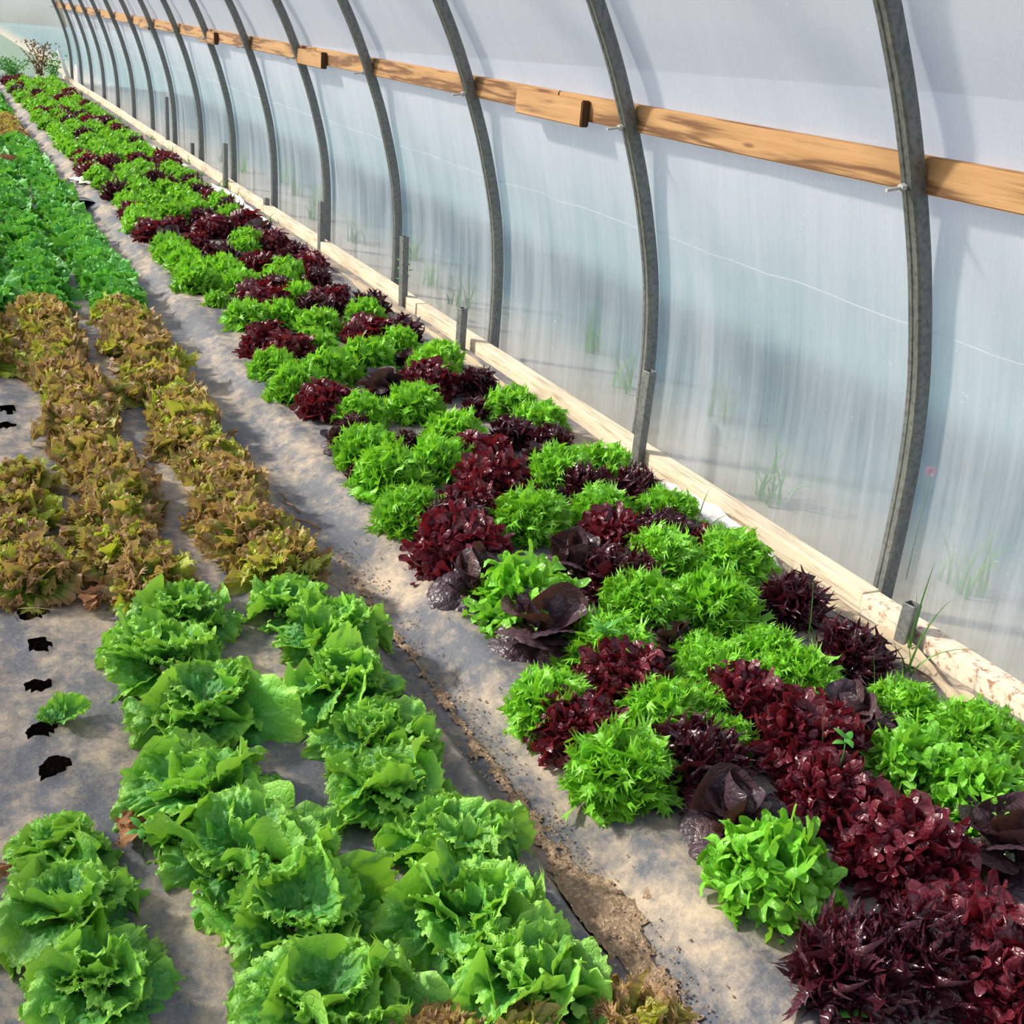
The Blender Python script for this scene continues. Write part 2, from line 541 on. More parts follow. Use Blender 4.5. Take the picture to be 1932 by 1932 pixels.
# film walls
def film_wall():
    n_end = 52
    Pz, P0 = profile(0.0, True)
    z = P0[:, 1]
    off = 0.068 + 0.03 * np.exp(-((z - 1.24) / 0.22) ** 2)
    Q, _ = profile(off, True)
    ys = np.arange(-1.2, 24.01, 0.14)
    half = len(Q) // 2
    def build(name, a, b):
        V, F = [], []
        pts = Q[a:b + 1]
        for y in ys:
            ph = ((y - HY0) / HS) % 1.0
            sag = 0.012 * math.sin(math.pi * ph)
            for (x, zz) in pts:
                wv = 0.006 * noise.noise((y * 3.2, zz * 0.8, x * 0.3))
                V.append((x + (wv - sag) * (1 if x > XC else -1), y, zz))
        k = len(pts)
        for j in range(len(ys) - 1):
            for i in range(k - 1):
                F.append((j * k + i, (j + 1) * k + i, (j + 1) * k + i + 1, j * k + i + 1))
        tag(link(name, mesh_np(name, V, F, m=M['film'])), kind='structure')
    build('wall_right', 0, half)
    build('wall_left', half, len(Q) - 1)
film_wall()

def end_wall():
    Q, _ = profile(0.04, True)
    V = [(x, 24.25, z) for x, z in Q]
    F = [tuple(range(len(V)))]
    tag(link('wall_back', mesh_np('wall_back', V, F, smooth=False, m=M['film_end'])), kind='structure')
end_wall()

# wooden foot boards of the wall
base = link('baseboard_right', None); tag(base, kind='structure')
for i, (y0, y1, mm) in enumerate([(-0.3, 2.27, 'rusty'), (2.275, 5.93, 'board'), (5.935, 9.55, 'board'), (9.555, 13.2, 'board'), (13.205, 16.8, 'board'), (16.805, 20.4, 'board'), (20.405, 24.1, 'board')]):
    bm = bmesh.new()
    bm_box(bm, -0.033, 0.033, -(y1 - y0) / 2, (y1 - y0) / 2, -0.08, 0.0585, 0.004)
    o = link('plank', bm_mesh('plank', bm, M[mm]), base, (2.370 + (0.006 if i % 2 else 0), (y0 + y1) / 2, (0.002 * (i % 3))))
    if mm == 'rusty':
        o['label'] = 'cream painted board with rust brown peeling patches'

# hoops
def hoop_mesh():
    A, P = profile(0.0, True)
    B, _ = profile(0.05, True)
    V, F = [], []
    bev = 0.006
    # section corners going round: (t across 0..1 inner->outer, y)
    sec = [(0.0, bev), (0.0, 0.018), (0.06, 0.021), (0.06, 0.027), (0.0, 0.030), (0.0, .05 - bev), (0.12, 0.05), (0.88, 0.05), (1, .05 - bev), (1, bev), (0.88, 0.0), (0.12, 0.0)]
    k = len(sec)
    for a, b in zip(A, B):
        for t, y in sec:
            V.append((a[0] + (b[0] - a[0]) * t, y, a[1] + (b[1] - a[1]) * t))
    for i in range(len(A) - 1):
        for j in range(k):
            F.append((i * k + j, i * k + (j + 1) % k, (i + 1) * k + (j + 1) % k, (i + 1) * k + j))
    F.append(tuple(range(k))); F.append(tuple((len(A) - 1) * k + j for j in range(k))[::-1])
    return mesh_np('hoop_tube', V, F, smooth=False, m=M['steel'])
hm = hoop_mesh()
bmv = bmesh.new()
def cyl(bm, p0, p1, r, seg=8):
    p0, p1 = Vector(p0), Vector(p1)
    d = p1 - p0
    r_ = bmesh.ops.create_cone(bm, cap_ends=True, segments=seg, radius1=r, radius2=r, depth=d.length)
    mt = Matrix.Translation((p0 + p1) / 2) @ d.to_track_quat('Z', 'Y').to_matrix().to_4x4()
    bmesh.ops.transform(bm, matrix=mt, verts=r_['verts'])
cyl(bmv, (2.275, 0.025, 1.205), (2.205, 0.022, 1.195), 0.005)
cyl(bmv, (2.266, 0.025, 1.204), (2.252, 0.0245, 1.2015), 0.011, 6)
bolt_mesh = bm_mesh('bolt', bmv, M['bolt'])
for i, y in enumerate(HOOP_Y):
    lab = 'curved galvanised square steel hoop rib, %s along the wall from the front' % ordinal(i + 1)
    o = link('greenhouse_hoop', hm, None, (0, y, 0))
    tag(o, lab, 'hoop', 'steel hoops of the tunnel')
    link('bolt', bolt_mesh, o)

# wooden rail behind the hoops, in lengths, with short splice blocks
def rail(y0, y1, label, name='wooden_rail', x0=2.316, x1=2.354, z0=1.190, z1=1.284, rot=0.0):
    bm = bmesh.new()
    ln = y1 - y0
    bm_box(bm, 0, x1 - x0, -ln / 2, ln / 2, 0, z1 - z0, 0.0)
    bmesh.ops.bisect_plane(bm, geom=bm.verts[:] + bm.edges[:] + bm.faces[:], plane_co=(0, 0, 0), plane_no=(0, 1, 0))
    bmesh.ops.bevel(bm, geom=bm.edges[:], offset=0.004, segments=2, affect='EDGES')
    me = bm_mesh(name, bm, M['rail'])
    me.materials.append(M['rail_end'])
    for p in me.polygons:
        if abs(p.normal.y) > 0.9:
            p.material_index = 1  # both end faces get a darker brown than the long sides
    o = link(name, me, None, (x0, (y0 + y1) / 2, z0), (rot, 0, 0))
    return tag(o, label, 'rail', None)
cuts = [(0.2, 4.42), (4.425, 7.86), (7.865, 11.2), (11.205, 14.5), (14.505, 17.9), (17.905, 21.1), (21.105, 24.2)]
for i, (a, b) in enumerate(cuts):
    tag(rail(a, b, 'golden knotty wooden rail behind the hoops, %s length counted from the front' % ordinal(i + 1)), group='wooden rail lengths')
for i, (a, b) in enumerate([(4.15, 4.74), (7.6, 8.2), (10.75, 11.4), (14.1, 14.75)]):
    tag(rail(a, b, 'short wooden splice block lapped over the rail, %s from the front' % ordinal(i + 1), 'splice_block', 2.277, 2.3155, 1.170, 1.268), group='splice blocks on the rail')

# stakes beside the board
def stake_mesh(h):
    bm = bmesh.new()
    bm_box(bm, -0.019, 0.019, -0.019, 0.019, -0.12, h, 0.003)
    top = max(bm.faces, key=lambda f: f.calc_center_median().z)
    r = bmesh.ops.inset_region(bm, faces=[top], thickness=0.004)
    bmesh.ops.translate(bm, verts=top.verts[:], vec=(0, 0, -0.05))
    return bm_mesh('stake', bm, M['steel'])
STAKES = [(2.36, 2.06, 0.135, 0.10), (2.375, 3.52, 0.375, 0.02), (2.345, 5.19, 0.215, 0.0), (2.385, 6.12, 0.395, -0.04), (2.40, 7.77, 0.325, 0.0), (2.41, 9.29, 0.115, 0), (2.38, 10.61, 0.38, 0), (2.48, 12.6, 0.16, 0), (2.44, 13.76, 0.51, 0)]
for i, (x, y, h, tilt) in enumerate(STAKES):
    w = 'short' if h < 0.25 else 'tall'
    o = link('steel_stake', stake_mesh(h), None, (x - 0.052, y, 0), (0, tilt * 0.6, R(12)))
    tag(o, '%s grey square steel stake standing at the foot board, %s from the front' % (w, ordinal(i + 1)), 'stake', 'stakes along the foot board')

# ------------------------------------------------------------------ leaves
def fan_leaf(Ln, amax, NS, NR, edge=None, ruf=0.0, rk=3, ruf2=0.0, rk2=13, bend=1.0, cup=0.5, pet=0.15, shrink=0.0, blist=0.0, seed=0, twist=0.0, wp=0.6, fold=0.0, p2=4, veins=0):
    """a leaf as a fan-shaped sheet: broad waves, tight frill at the rim, blisters, then an arch along its length"""
    nz = lambda a, b, c: noise.noise((a + seed * 7.3, b, c + seed * 1.9))
    V = np.zeros(((NR + 1) * (NS + 1), 3)); E = np.zeros(len(V)); RB = np.zeros(len(V))
    k = 0
    for j in range(NR + 1):
        r = (j / NR) ** 0.85
        t = min(1, r / wp); env = pet + (1 - pet) * t * t * (3 - 2 * t)
        for i in range(NS + 1):
            s = -1 + 2 * i / NS
            a = s * amax * env + 0.10 * r * nz(s * 1.5, 2, 0)
            e = edge(s) if edge else 1.0
            rad = r * (1 + (e - 1) * r ** 1.6) * (1 - shrink * abs(s) ** 3.2) * (1 + 0.16 * r * nz(s * 1.7, 5, 3))
            x, y = rad * math.sin(a), rad * math.cos(a)
            z = cup * x * x + fold * abs(x)
            z += 1.7 * ruf * r ** 1.8 * nz(s * rk * 0.75, r * 1.3, 8)
            if ruf2:
                ph = rk2 * s * math.pi + 5.0 * nz(s * 2.2, r * 0.6, 20)
                am = ruf2 * r ** p2 * (0.75 + 1.1 * nz(s * 3.1, 1, 31))
                z += am * math.sin(ph)
                q = am * 0.9 * math.cos(ph * 0.5 + 1)
                x += q * math.cos(a); y -= q * math.sin(a)
            if blist:
                z += blist * (nz(x * 6, y * 6, 40) + 0.8 * nz(x * 14, y * 14, 50)) * min(1, r * 3)
            x += twist * y * z
            if abs(bend) > 1e-3:
                th = bend * y
                y2 = math.sin(th) / bend + z * math.sin(th)
                z2 = -(1 - math.cos(th)) / bend + z * math.cos(th)
                y, z = y2, z2
            V[k] = (x * Ln, y * Ln, z * Ln)
            E[k] = r
            RB[k] = math.exp(-(s * env * (0.3 + r) / 0.045) ** 2) * (1 - 0.8 * r)
            if veins:
                u = ((s * 3.5 + 0.25 * nz(s, r * 2, 60) + 0.35 * r * (1 if s > 0 else -1)) % 1.0) - 0.5
                RB[k] = max(RB[k], 0.75 * math.exp(-(u / 0.10) ** 2) * min(1, r * 4) * (1 - 0.75 * r))
            k += 1
    F = []
    w = NS + 1
    for j in range(NR):
        for i in range(NS):
            F.append((j * w + i, j * w + i + 1, (j + 1) * w + i + 1, (j + 1) * w + i))
    return V, F, E, RB

def fringe(leaf, NS, NR, step, shape, ln, wd, tilt, seed, curl=0.6, s_lo=0.12, s_hi=0.88):
    """small lobes welded to the rim of a fan leaf, each turned its own way: the frill of the leaf"""
    V, F, E, RB = leaf
    r_ = random.Random(seed * 17 + 1)
    V = [np.array(v) for v in V]; E = list(E); RB = list(RB); F = list(F)
    w = NS + 1
    top = NR * w
    nrm = lambda a: a / (np.linalg.norm(a) + 1e-9)
    h = step // 2
    i0 = int(NS * s_lo); i1 = int(NS * s_hi)
    tl = 0.0
    for i in range(i0, i1 - step + 1, step):
        a, b, c = V[top + i], V[top + i + h], V[top + i + step]
        q = V[top - w + i + h]
        d = nrm(b - q); t = nrm(c - a); n = nrm(np.cross(t, d))
        d = nrm(np.cross(n, t))
        tl = 0.35 * tl + r_.gauss(0, tilt)
        tw = r_.gauss(0, 0.35)
        t2 = t * math.cos(tw) + n * math.sin(tw)
        L_ = ln * r_.uniform(0.75, 1.25); W_ = wd * r_.uniform(0.85, 1.15)
        dr = nrm(d * math.cos(tl) + n * math.sin(tl) + t * r_.gauss(0, 0.25))
        nn = nrm(np.cross(t2, dr))
        cu = curl * r_.choice((-1, 1, 1)) * r_.uniform(0.4, 1.2)
        rows = [(top + i, top + i + h, top + i + step)]
        if shape == 'round':
            prof = [(0.40, 1.0), (0.75, 0.92), (1.0, 0.45)]
        elif shape == 'point':
            prof = [(0.40, 0.75), (0.72, 0.45), (1.0, 0.05)]
        else:
            prof = [(0.42, 1.0)]
        k = 0
        for f, wf in prof:
            cen = b + dr * L_ * f + nn * cu * L_ * f * f * 0.6
            ids = []
            for u in (-1, 0, 1):
                V.append(cen + t2 * u * W_ * wf + nn * abs(u) * W_ * 0.45 * wf - (dr * L_ * 0.12 if (u and shape == 'round' and f == 1.0) else 0))
                E.append(0.93 + 0.07 * f); RB.append(0.0)
                ids.append(len(V) - 1)
            rows.append(tuple(ids))
        for ra, rb in zip(rows, rows[1:]):
            F.append((ra[0], ra[1], rb[1], rb[0])); F.append((ra[1], ra[2], rb[2], rb[1]))
        if shape == 'tri':
            m0, m1, m2 = rows[-1]
            mid = V[m1]
            for u, (x0, x1) in ((-1, (m0, m1)), (1, (m1, m2))):
                tip = mid + dr * L_ * r_.uniform(0.35, 0.55) + t2 * u * W_ * 1.5 + nn * (cu * L_ * 0.8 + r_.gauss(0, 0.25) * L_)
                V.append(tip); E.append(1.0); RB.append(0.0)
                F.append((x0, x1, len(V) - 1))
            tip = mid + dr * L_ * 0.62 + nn * cu * L_ * 1.0
            V.append(tip); E.append(1.0); RB.append(0.0)
            a1 = len(V) - 1
            V.append(mid + t2 * W_ * 0.45 + dr * L_ * 0.12); E.append(0.97); RB.append(0)
            V.append(mid - t2 * W_ * 0.45 + dr * L_ * 0.12); E.append(0.97); RB.append(0)
            F.append((m1, a1 + 1, a1)); F.append((m1, a1, a1 + 2))
    return np.array(V), F, np.array(E), np.array(RB)

def serr(n, d, ph=0.0):
    return lambda s: 1 + d * (abs(((s * n + ph) % 1.0) * 2 - 1) * 2 - 1)
def lobes(n, depth, teeth=0, td=0.0, ph=0.0, sharp=1.0):
    def f(s):
        c = abs(math.cos(n * s * math.pi / 2 + ph)) ** sharp
        return 1 - depth * (1 - c) + td * math.sin(teeth * s * math.pi + ph)
    return f

def leaf_material(name, inner, mid, edge_c, rib, trans=0.3, rough=0.42, hue_alt=None, vein=0.3, spec=0.5, glow=None, edge_pow=2.5, alt_p=0.55, rim=None):
    m, nt, out = mat(name)
    at = N(nt, 'ShaderNodeAttribute', attribute_name='edge')
    ar = N(nt, 'ShaderNodeAttribute', attribute_name='rib')
    av = N(nt, 'ShaderNodeAttribute', attribute_name='rnd')
    oi = N(nt, 'ShaderNodeObjectInfo')
    rn = math_(nt, 'FRACT', math_(nt, 'ADD', oi.outputs['Random'], av.outputs['Fac']))
    v = tex(nt, 'Object')
    vd = N(nt, 'ShaderNodeVectorMath', operation='MULTIPLY_ADD')
    nd = N(nt, 'ShaderNodeTexNoise'); nd.inputs['Scale'].default_value = 40; L(nt, v, nd.inputs['Vector'])
    L(nt, nd.outputs['Color'], vd.inputs[0]); vd.inputs[1].default_value = (0.016,) * 3; L(nt, v, vd.inputs[2])
    n1 = noise_(nt, v, 32, 3, 0.5)
    n2 = noise_(nt, v, 110, 3, 0.55)
    e = math_(nt, 'POWER', at.outputs['Fac'], edge_pow)
    e = math_(nt, 'MULTIPLY', e, math_(nt, 'ADD', math_(nt, 'MULTIPLY', n1, 1.0), 0.5), clamp=True)
    ins = math_(nt, 'SUBTRACT', 1.0, math_(nt, 'MULTIPLY', at.outputs['Fac'], 1.8), clamp=True)
    c = mixc(nt, ins, mid, inner)
    c = mixc(nt, e, c, edge_c)
    if rim:
        c = mixc(nt, math_(nt, 'POWER', at.outputs['Fac'], 12.0), c, rim)
    c = mixc(nt, math_(nt, 'MULTIPLY', ar.outputs['Fac'], 0.75), c, rib)
    if hue_alt:
        k = ramp(nt, rn, [(alt_p, g(0)), (1.0, g(1))])
        c = mixc(nt, k, c, hue_alt)
    # lightness variety from leaf to leaf
    hsv = N(nt, 'ShaderNodeHueSaturation')
    L(nt, c, hsv.inputs['Color'])
    mr = N(nt, 'ShaderNodeMapRange'); L(nt, rn, mr.inputs[0]); mr.inputs[3].default_value = 0.78; mr.inputs[4].default_value = 1.2
    L(nt, mr.outputs[0], hsv.inputs['Value'])
    c = hsv.outputs[0]
    vo = N(nt, 'ShaderNodeTexVoronoi', feature='DISTANCE_TO_EDGE'); vo.inputs['Scale'].default_value = 62
    L(nt, vd.outputs[0], vo.inputs['Vector'])
    vn = ramp(nt, vo.outputs['Distance'], [(0.0, g(1)), (0.16, g(0))])
    c = mixc(nt, math_(nt, 'MULTIPLY', vn, vein), c, rib)
    h = math_(nt, 'ADD', math_(nt, 'MULTIPLY', n2, 0.6), math_(nt, 'SUBTRACT', 1.0, vn))
    bn = bump(nt, h, 0.35, 0.004)
    p = princ(nt, c, rough, bn, spec=spec)
    t = N(nt, 'ShaderNodeBsdfTranslucent')
    tc_ = mixc(nt, 0.5, c, glow if glow else edge_c)
    L(nt, tc_, t.inputs['Color'])
    mx = N(nt, 'ShaderNodeMixShader'); mx.inputs[0].default_value = trans
    L(nt, p, mx.inputs[1]); L(nt, t.outputs[0], mx.inputs[2])
    L(nt, mx.outputs[0], out.inputs[0])
    return m

LM = dict(
    G=leaf_material('curly_green_leaf', lin(110, 172, 60), lin(44, 134, 54), lin(124, 198, 58), lin(136, 190, 110), 0.30, 0.5, rim=lin(158, 212, 84), edge_pow=4, vein=0.16, glow=lin(170, 215, 40)),
    S=leaf_material('dark_green_leaf', lin(80, 150, 50), lin(44, 136, 46), lin(92, 182, 66), lin(120, 190, 90), 0.3, 0.45, vein=0.1, glow=lin(150, 205, 50)),
    B=leaf_material('bronze_leaf', lin(136, 182, 54), lin(126, 166, 62), lin(168, 142, 88), lin(150, 172, 84), 0.36, 0.48, rim=lin(186, 138, 108), hue_alt=lin(164, 188, 54), vein=0.1, glow=lin(205, 190, 46), edge_pow=3.4, alt_p=0.6),
    F=leaf_material('frilly_green_leaf', lin(96, 168, 40), lin(80, 160, 36), lin(130, 200, 54), lin(136, 200, 80), 0.32, 0.36, vein=0.05, glow=lin(170, 220, 40)),
    O=leaf_material('oakleaf_green_leaf', lin(112, 180, 50), lin(84, 166, 42), lin(128, 200, 60), lin(150, 205, 100), 0.32, 0.36, vein=0.08, glow=lin(170, 220, 40)),
    R=leaf_material('red_leaf', lin(108, 72, 38), lin(80, 26, 36), lin(102, 30, 44), lin(120, 56, 46), 0.22, 0.34, vein=0.05, glow=lin(170, 40, 40), hue_alt=lin(92, 34, 46), spec=0.6),
    D=leaf_material('dark_red_leaf', lin(78, 52, 34), lin(64, 26, 34), lin(72, 28, 40), lin(96, 44, 44), 0.14, 0.28, vein=0.03, glow=lin(130, 40, 36), hue_alt=lin(56, 26, 40), spec=0.6),
    P=leaf_material('purple_leaf', lin(104, 60, 50), lin(66, 50, 58), lin(60, 44, 54), lin(100, 66, 76), 0.1, 0.42, vein=0.08, glow=lin(150, 90, 40), hue_alt=lin(82, 60, 56), spec=0.55),
)

def make_leaves(t, lod):
    """list of (V,F,E,RB) leaf variants of lettuce type t"""
    q = {0: 1.0, 1: 0.6, 2: 0.42}[lod]
    ns = lambda a: max(8, int(a * q)); nr = lambda a: max(4, int(a * q))
    res = []
    B6 = lambda *v: v
    ev = lambda v, st: max(st * 4, int(v * q / st) * st)
    for s in range(6):
        bd = B6(0.6, 1.15, 0.3, 1.4, 0.8, 0.0)[s]; cp = B6(0.2, 0.6, 0.8, 0.1, -0.3, 0.5)[s]; tw = 0.9 * (s % 3 - 1)
        if t in 'GS':
            n_ = ev(124, 4); m_ = nr(20)
            lf = fan_leaf(0.168 if t == 'G' else 0.14, R(74 + 6 * (s % 3)), n_, m_, None, ruf=0.21, rk=2.8, ruf2=0.075, rk2=11 + s, bend=B6(0.7, 1.3, 0.3, 1.6, 0.9, -0.4)[s], cup=B6(0.1, 0.5, 0.7, 0.0, -0.3, 0.6)[s], pet=0.2, shrink=0.38, blist=0.07, seed=s + 1, twist=tw, wp=0.65, fold=B6(.15, .3, .1, .4, -.1, .2)[s], p2=6, veins=1)
            res.append(fringe(lf, n_, m_, 4, 'round' if s % 3 == 1 else 'tri', 0.0115, 0.0058, 0.75, s + 1, 0.9, 0.1, 0.9))
        elif t == 'B':
            n_ = ev(96, 4); m_ = nr(12)
            lf = fan_leaf(0.122, R(76 + 5 * (s % 3)), n_, m_, None, ruf=0.25, rk=3.2, ruf2=0.13, rk2=9 + s, bend=B6(0.5, 1.0, 0.2, 1.2, 0.7, -0.4)[s], cup=B6(0.3, 0.6, 0.8, 0.1, -0.2, 0.7)[s], pet=0.22, shrink=0.35, blist=0.05, seed=s + 31, twist=tw, wp=0.6, p2=4)
            res.append(fringe(lf, n_, m_, 4, 'round' if s % 2 else 'tri', 0.018, 0.008, 0.8, s + 1, 0.9, 0.08, 0.92))
        elif t == 'F':
            n_ = ev(36, 2); m_ = nr(7)
            lf = fan_leaf(0.092, R(70 + 6 * (s % 3)), n_, m_, lobes(5 + (s % 2), 0.35, 0, 0, s * .4, 0.9), ruf=0.34, rk=4.5, ruf2=0.10, rk2=5, bend=bd, cup=cp, pet=0.12, shrink=0.3, seed=s + 61, wp=0.7, p2=3, twist=tw)
            res.append(fringe(lf, n_, m_, 2, 'tri', 0.026, 0.0075, 0.75, s + 1, 0.6, 0.02, 0.98))
        elif t == 'O':
            n_ = ev(32, 2); m_ = nr(8)
            lf = fan_leaf(0.105, R(68 + 5 * (s % 3)), n_, m_, lobes(5, 0.38, 0, 0, s * .15, 0.7), ruf=0.32, rk=3.4, ruf2=0.10, rk2=4, bend=bd, cup=cp, pet=0.13, shrink=0.3, seed=s + 91, wp=0.7, twist=tw, p2=3)
            res.append(fringe(lf, n_, m_, 2, 'round', 0.031, 0.0105, 0.75, s + 1, 1.0, 0.0, 1.0))
        elif t == 'R':
            n_ = ev(36, 2); m_ = nr(8)
            lf = fan_leaf(0.094, R(74 + 6 * (s % 3)), n_, m_, lobes(5, 0.28, 0, 0, s * .4, 0.8), ruf=0.34, rk=3.8, ruf2=0.12, rk2=5, bend=bd, cup=cp, pet=0.14, shrink=0.3, seed=s + 121, wp=0.65, p2=3, twist=tw)
            res.append(fringe(lf, n_, m_, 2, 'round', 0.027, 0.0095, 0.8, s + 1, 0.9, 0.0, 1.0))
        elif t == 'D':
            n_ = ev(26, 2); m_ = nr(7)
            lf = fan_leaf(0.088, R(48 + 5 * (s % 3)), n_, m_, lobes(5 + s % 2, 0.45, 0, 0, s * .4, 1.0), ruf=0.32, rk=4, ruf2=0.08, rk2=4, bend=bd, cup=B6(0.3, 0.8, 1.2, 0.3, 0.1, 0.9)[s], pet=0.14, shrink=0.3, seed=s + 151, wp=0.8, p2=2.6, twist=1.2 * (s % 3 - 1))
            res.append(fringe(lf, n_, m_, 2, 'point', 0.038, 0.0072, 0.6, s + 1, 1.2, 0.0, 1.0))
        elif t == 'P':
            res.append(fan_leaf(0.128, R(50 + 5 * (s % 3)), ns(40), nr(16), None, ruf=0.05, rk=1.6, bend=B6(1.3, 1.9, 0.6, 2.2, 1.0, -0.6)[s], cup=B6(-0.4, -0.9, 0.9, -0.7, 0.6, 1.0)[s], pet=0.26, shrink=0.48, blist=0.036, seed=s + 181, wp=0.62, twist=0.3 * (s % 3 - 1), veins=1))
    return res

SPEC = {  # leaves, outer pitch, inner pitch, inner scale, base radius
    'G': (15, 6, 70, 0.60, 0.020), 'S': (16, 12, 76, 0.62, 0.015), 'B': (22, 8, 80, 0.75, 0.018), 'F': (48, 0, 82, 0.95, 0.016),
    'O': (34, 4, 82, 0.92, 0.016), 'R': (42, 2, 84, 0.98, 0.016), 'D': (54, 0, 84, 0.98, 0.014), 'P': (22, 8, 80, 0.75, 0.018)}

def head_layout(t, seed, thin=1.0):
    n, p0, p1, sc1, br = SPEC[t]
    n = max(8, int(n * thin))
    r_ = random.Random(seed)
    res = []
    a0 = r_.uniform(0, 6.28)
    for i in range(n):
        f = i / (n - 1)
        az = a0 + i * 2.39996 + r_.uniform(-.22, .22)
        pit = R(p0 + (p1 - p0) * f ** (0.85 if t in 'GSBP' else 0.62) + r_.uniform(-11, 11))
        sc = (1 + (sc1 - 1) * f) * r_.uniform(0.86, 1.12)
        roll = R(r_.uniform(-34, 34))
        vi = r_.choice([0, 1, 3, 4]) if f < 0.45 else r_.choice([0, 2, 4, 5, 1])
        mt = Matrix.Rotation(az, 4, 'Z') @ Matrix.Translation((0, br * (1 - f), 0.012 + 0.018 * f)) @ Matrix.Rotation(pit, 4, 'X') @ Matrix.Rotation(roll, 4, 'Y') @ Matrix.Scale(sc, 4)
        res.append((vi, mt))
    return res

LEAF = {}
def leaf_meshes(t, lod):
    if (t, lod) not in LEAF:
        LEAF[(t, lod)] = [mesh_np('leaf', V, F, {'edge': E, 'rib': RB}, m=LM[t]) for V, F, E, RB in make_leaves(t, lod)]
    return LEAF[(t, lod)]

JOIN = {}
def joined(t, k, lod):
    if (t, k, lod) in JOIN:
        return JOIN[(t, k, lod)]
    lv = make_leaves(t, lod)
    VV, FF, EE, RR_, RN = [], [], [], [], []
    r_ = random.Random(k * 7 + 3)
    o = 0
    for vi, mt in head_layout(t, 500 + k, 0.8):
        V, F, E, RB = lv[vi]
        m3 = np.array(mt)
        VV.append(V @ m3[:3, :3].T + m3[:3, 3]); FF += [tuple(i + o for i in f) for f in F]
        EE.append(E); RR_.append(RB); RN.append(np.full(len(E), r_.random()))
        o += len(V)
    me = mesh_np('foliage', np.concatenate(VV), FF, {'edge': np.concatenate(EE), 'rib': np.concatenate(RR_), 'rnd': np.concatenate(RN)}, m=LM[t])
    JOIN[(t, k, lod)] = me
    return me

def stem_mesh():
    V, F = tube([(0, 0, -0.01), (0, 0, 0.008), (0, 0, 0.026)], [0.016, 0.014, 0.008], 8)
    return mesh_np('stem', V, F, m=M['stem'])
STEM = stem_mesh()
NAMES = {'G': 'curly_green_lettuce', 'S': 'leafy_green_lettuce', 'B': 'bronze_leaf_lettuce', 'F': 'frilly_green_lettuce', 'O': 'green_oakleaf_lettuce', 'R': 'red_leaf_lettuce', 'D': 'dark_red_lettuce', 'P': 'purple_butterhead_lettuce'}
LOOK = {'G': 'curly bright green lettuce', 'S': 'leafy mid-green lettuce', 'B': 'bronze-tipped curly lettuce', 'F': 'frilly bright green lettuce', 'O': 'lobed green oakleaf lettuce', 'R': 'glossy red frilled lettuce', 'D': 'dark maroon spiky lettuce', 'P': 'smooth purple butterhead lettuce'}
GROUP = {'G': 'curly green lettuces', 'S': 'leafy green lettuces', 'B': 'bronze lettuces', 'F': 'frilly green lettuces', 'O': 'green oakleaf lettuces', 'R': 'red leaf lettuces', 'D': 'dark red spiky lettuces', 'P': 'purple butterhead lettuces'}
_heads = 0
def head(t, x, y, s, label, near, z=0.0, extra=None):
    global _heads
    _heads += 1
    r_ = random.Random(_heads * 13 + 5)
    rz = r_.uniform(0, 6.28)
    if near:
        o = thing(NAMES[t], label, 'lettuce', (x, y, z), rz, GROUP[t], s)
        lm = leaf_meshes(t, 0 if y < 3.4 else 1)
        c = bpy.data.objects.new('stem', STEM); c.parent = o; COL.objects.link(c)
        for vi, mt in head_layout(t, _heads * 3 + 1):
            c = bpy.data.objects.new('leaf', lm[vi])
            c.parent = o
            c.matrix_local = mt
            COL.objects.link(c)
    else:
        o = link(NAMES[t], joined(t, _heads % 3, 1 if y < 9 else 2), None, (x, y, z), (0, 0, rz), s)
        tag(o, label, 'lettuce', GROUP[t])
    return o

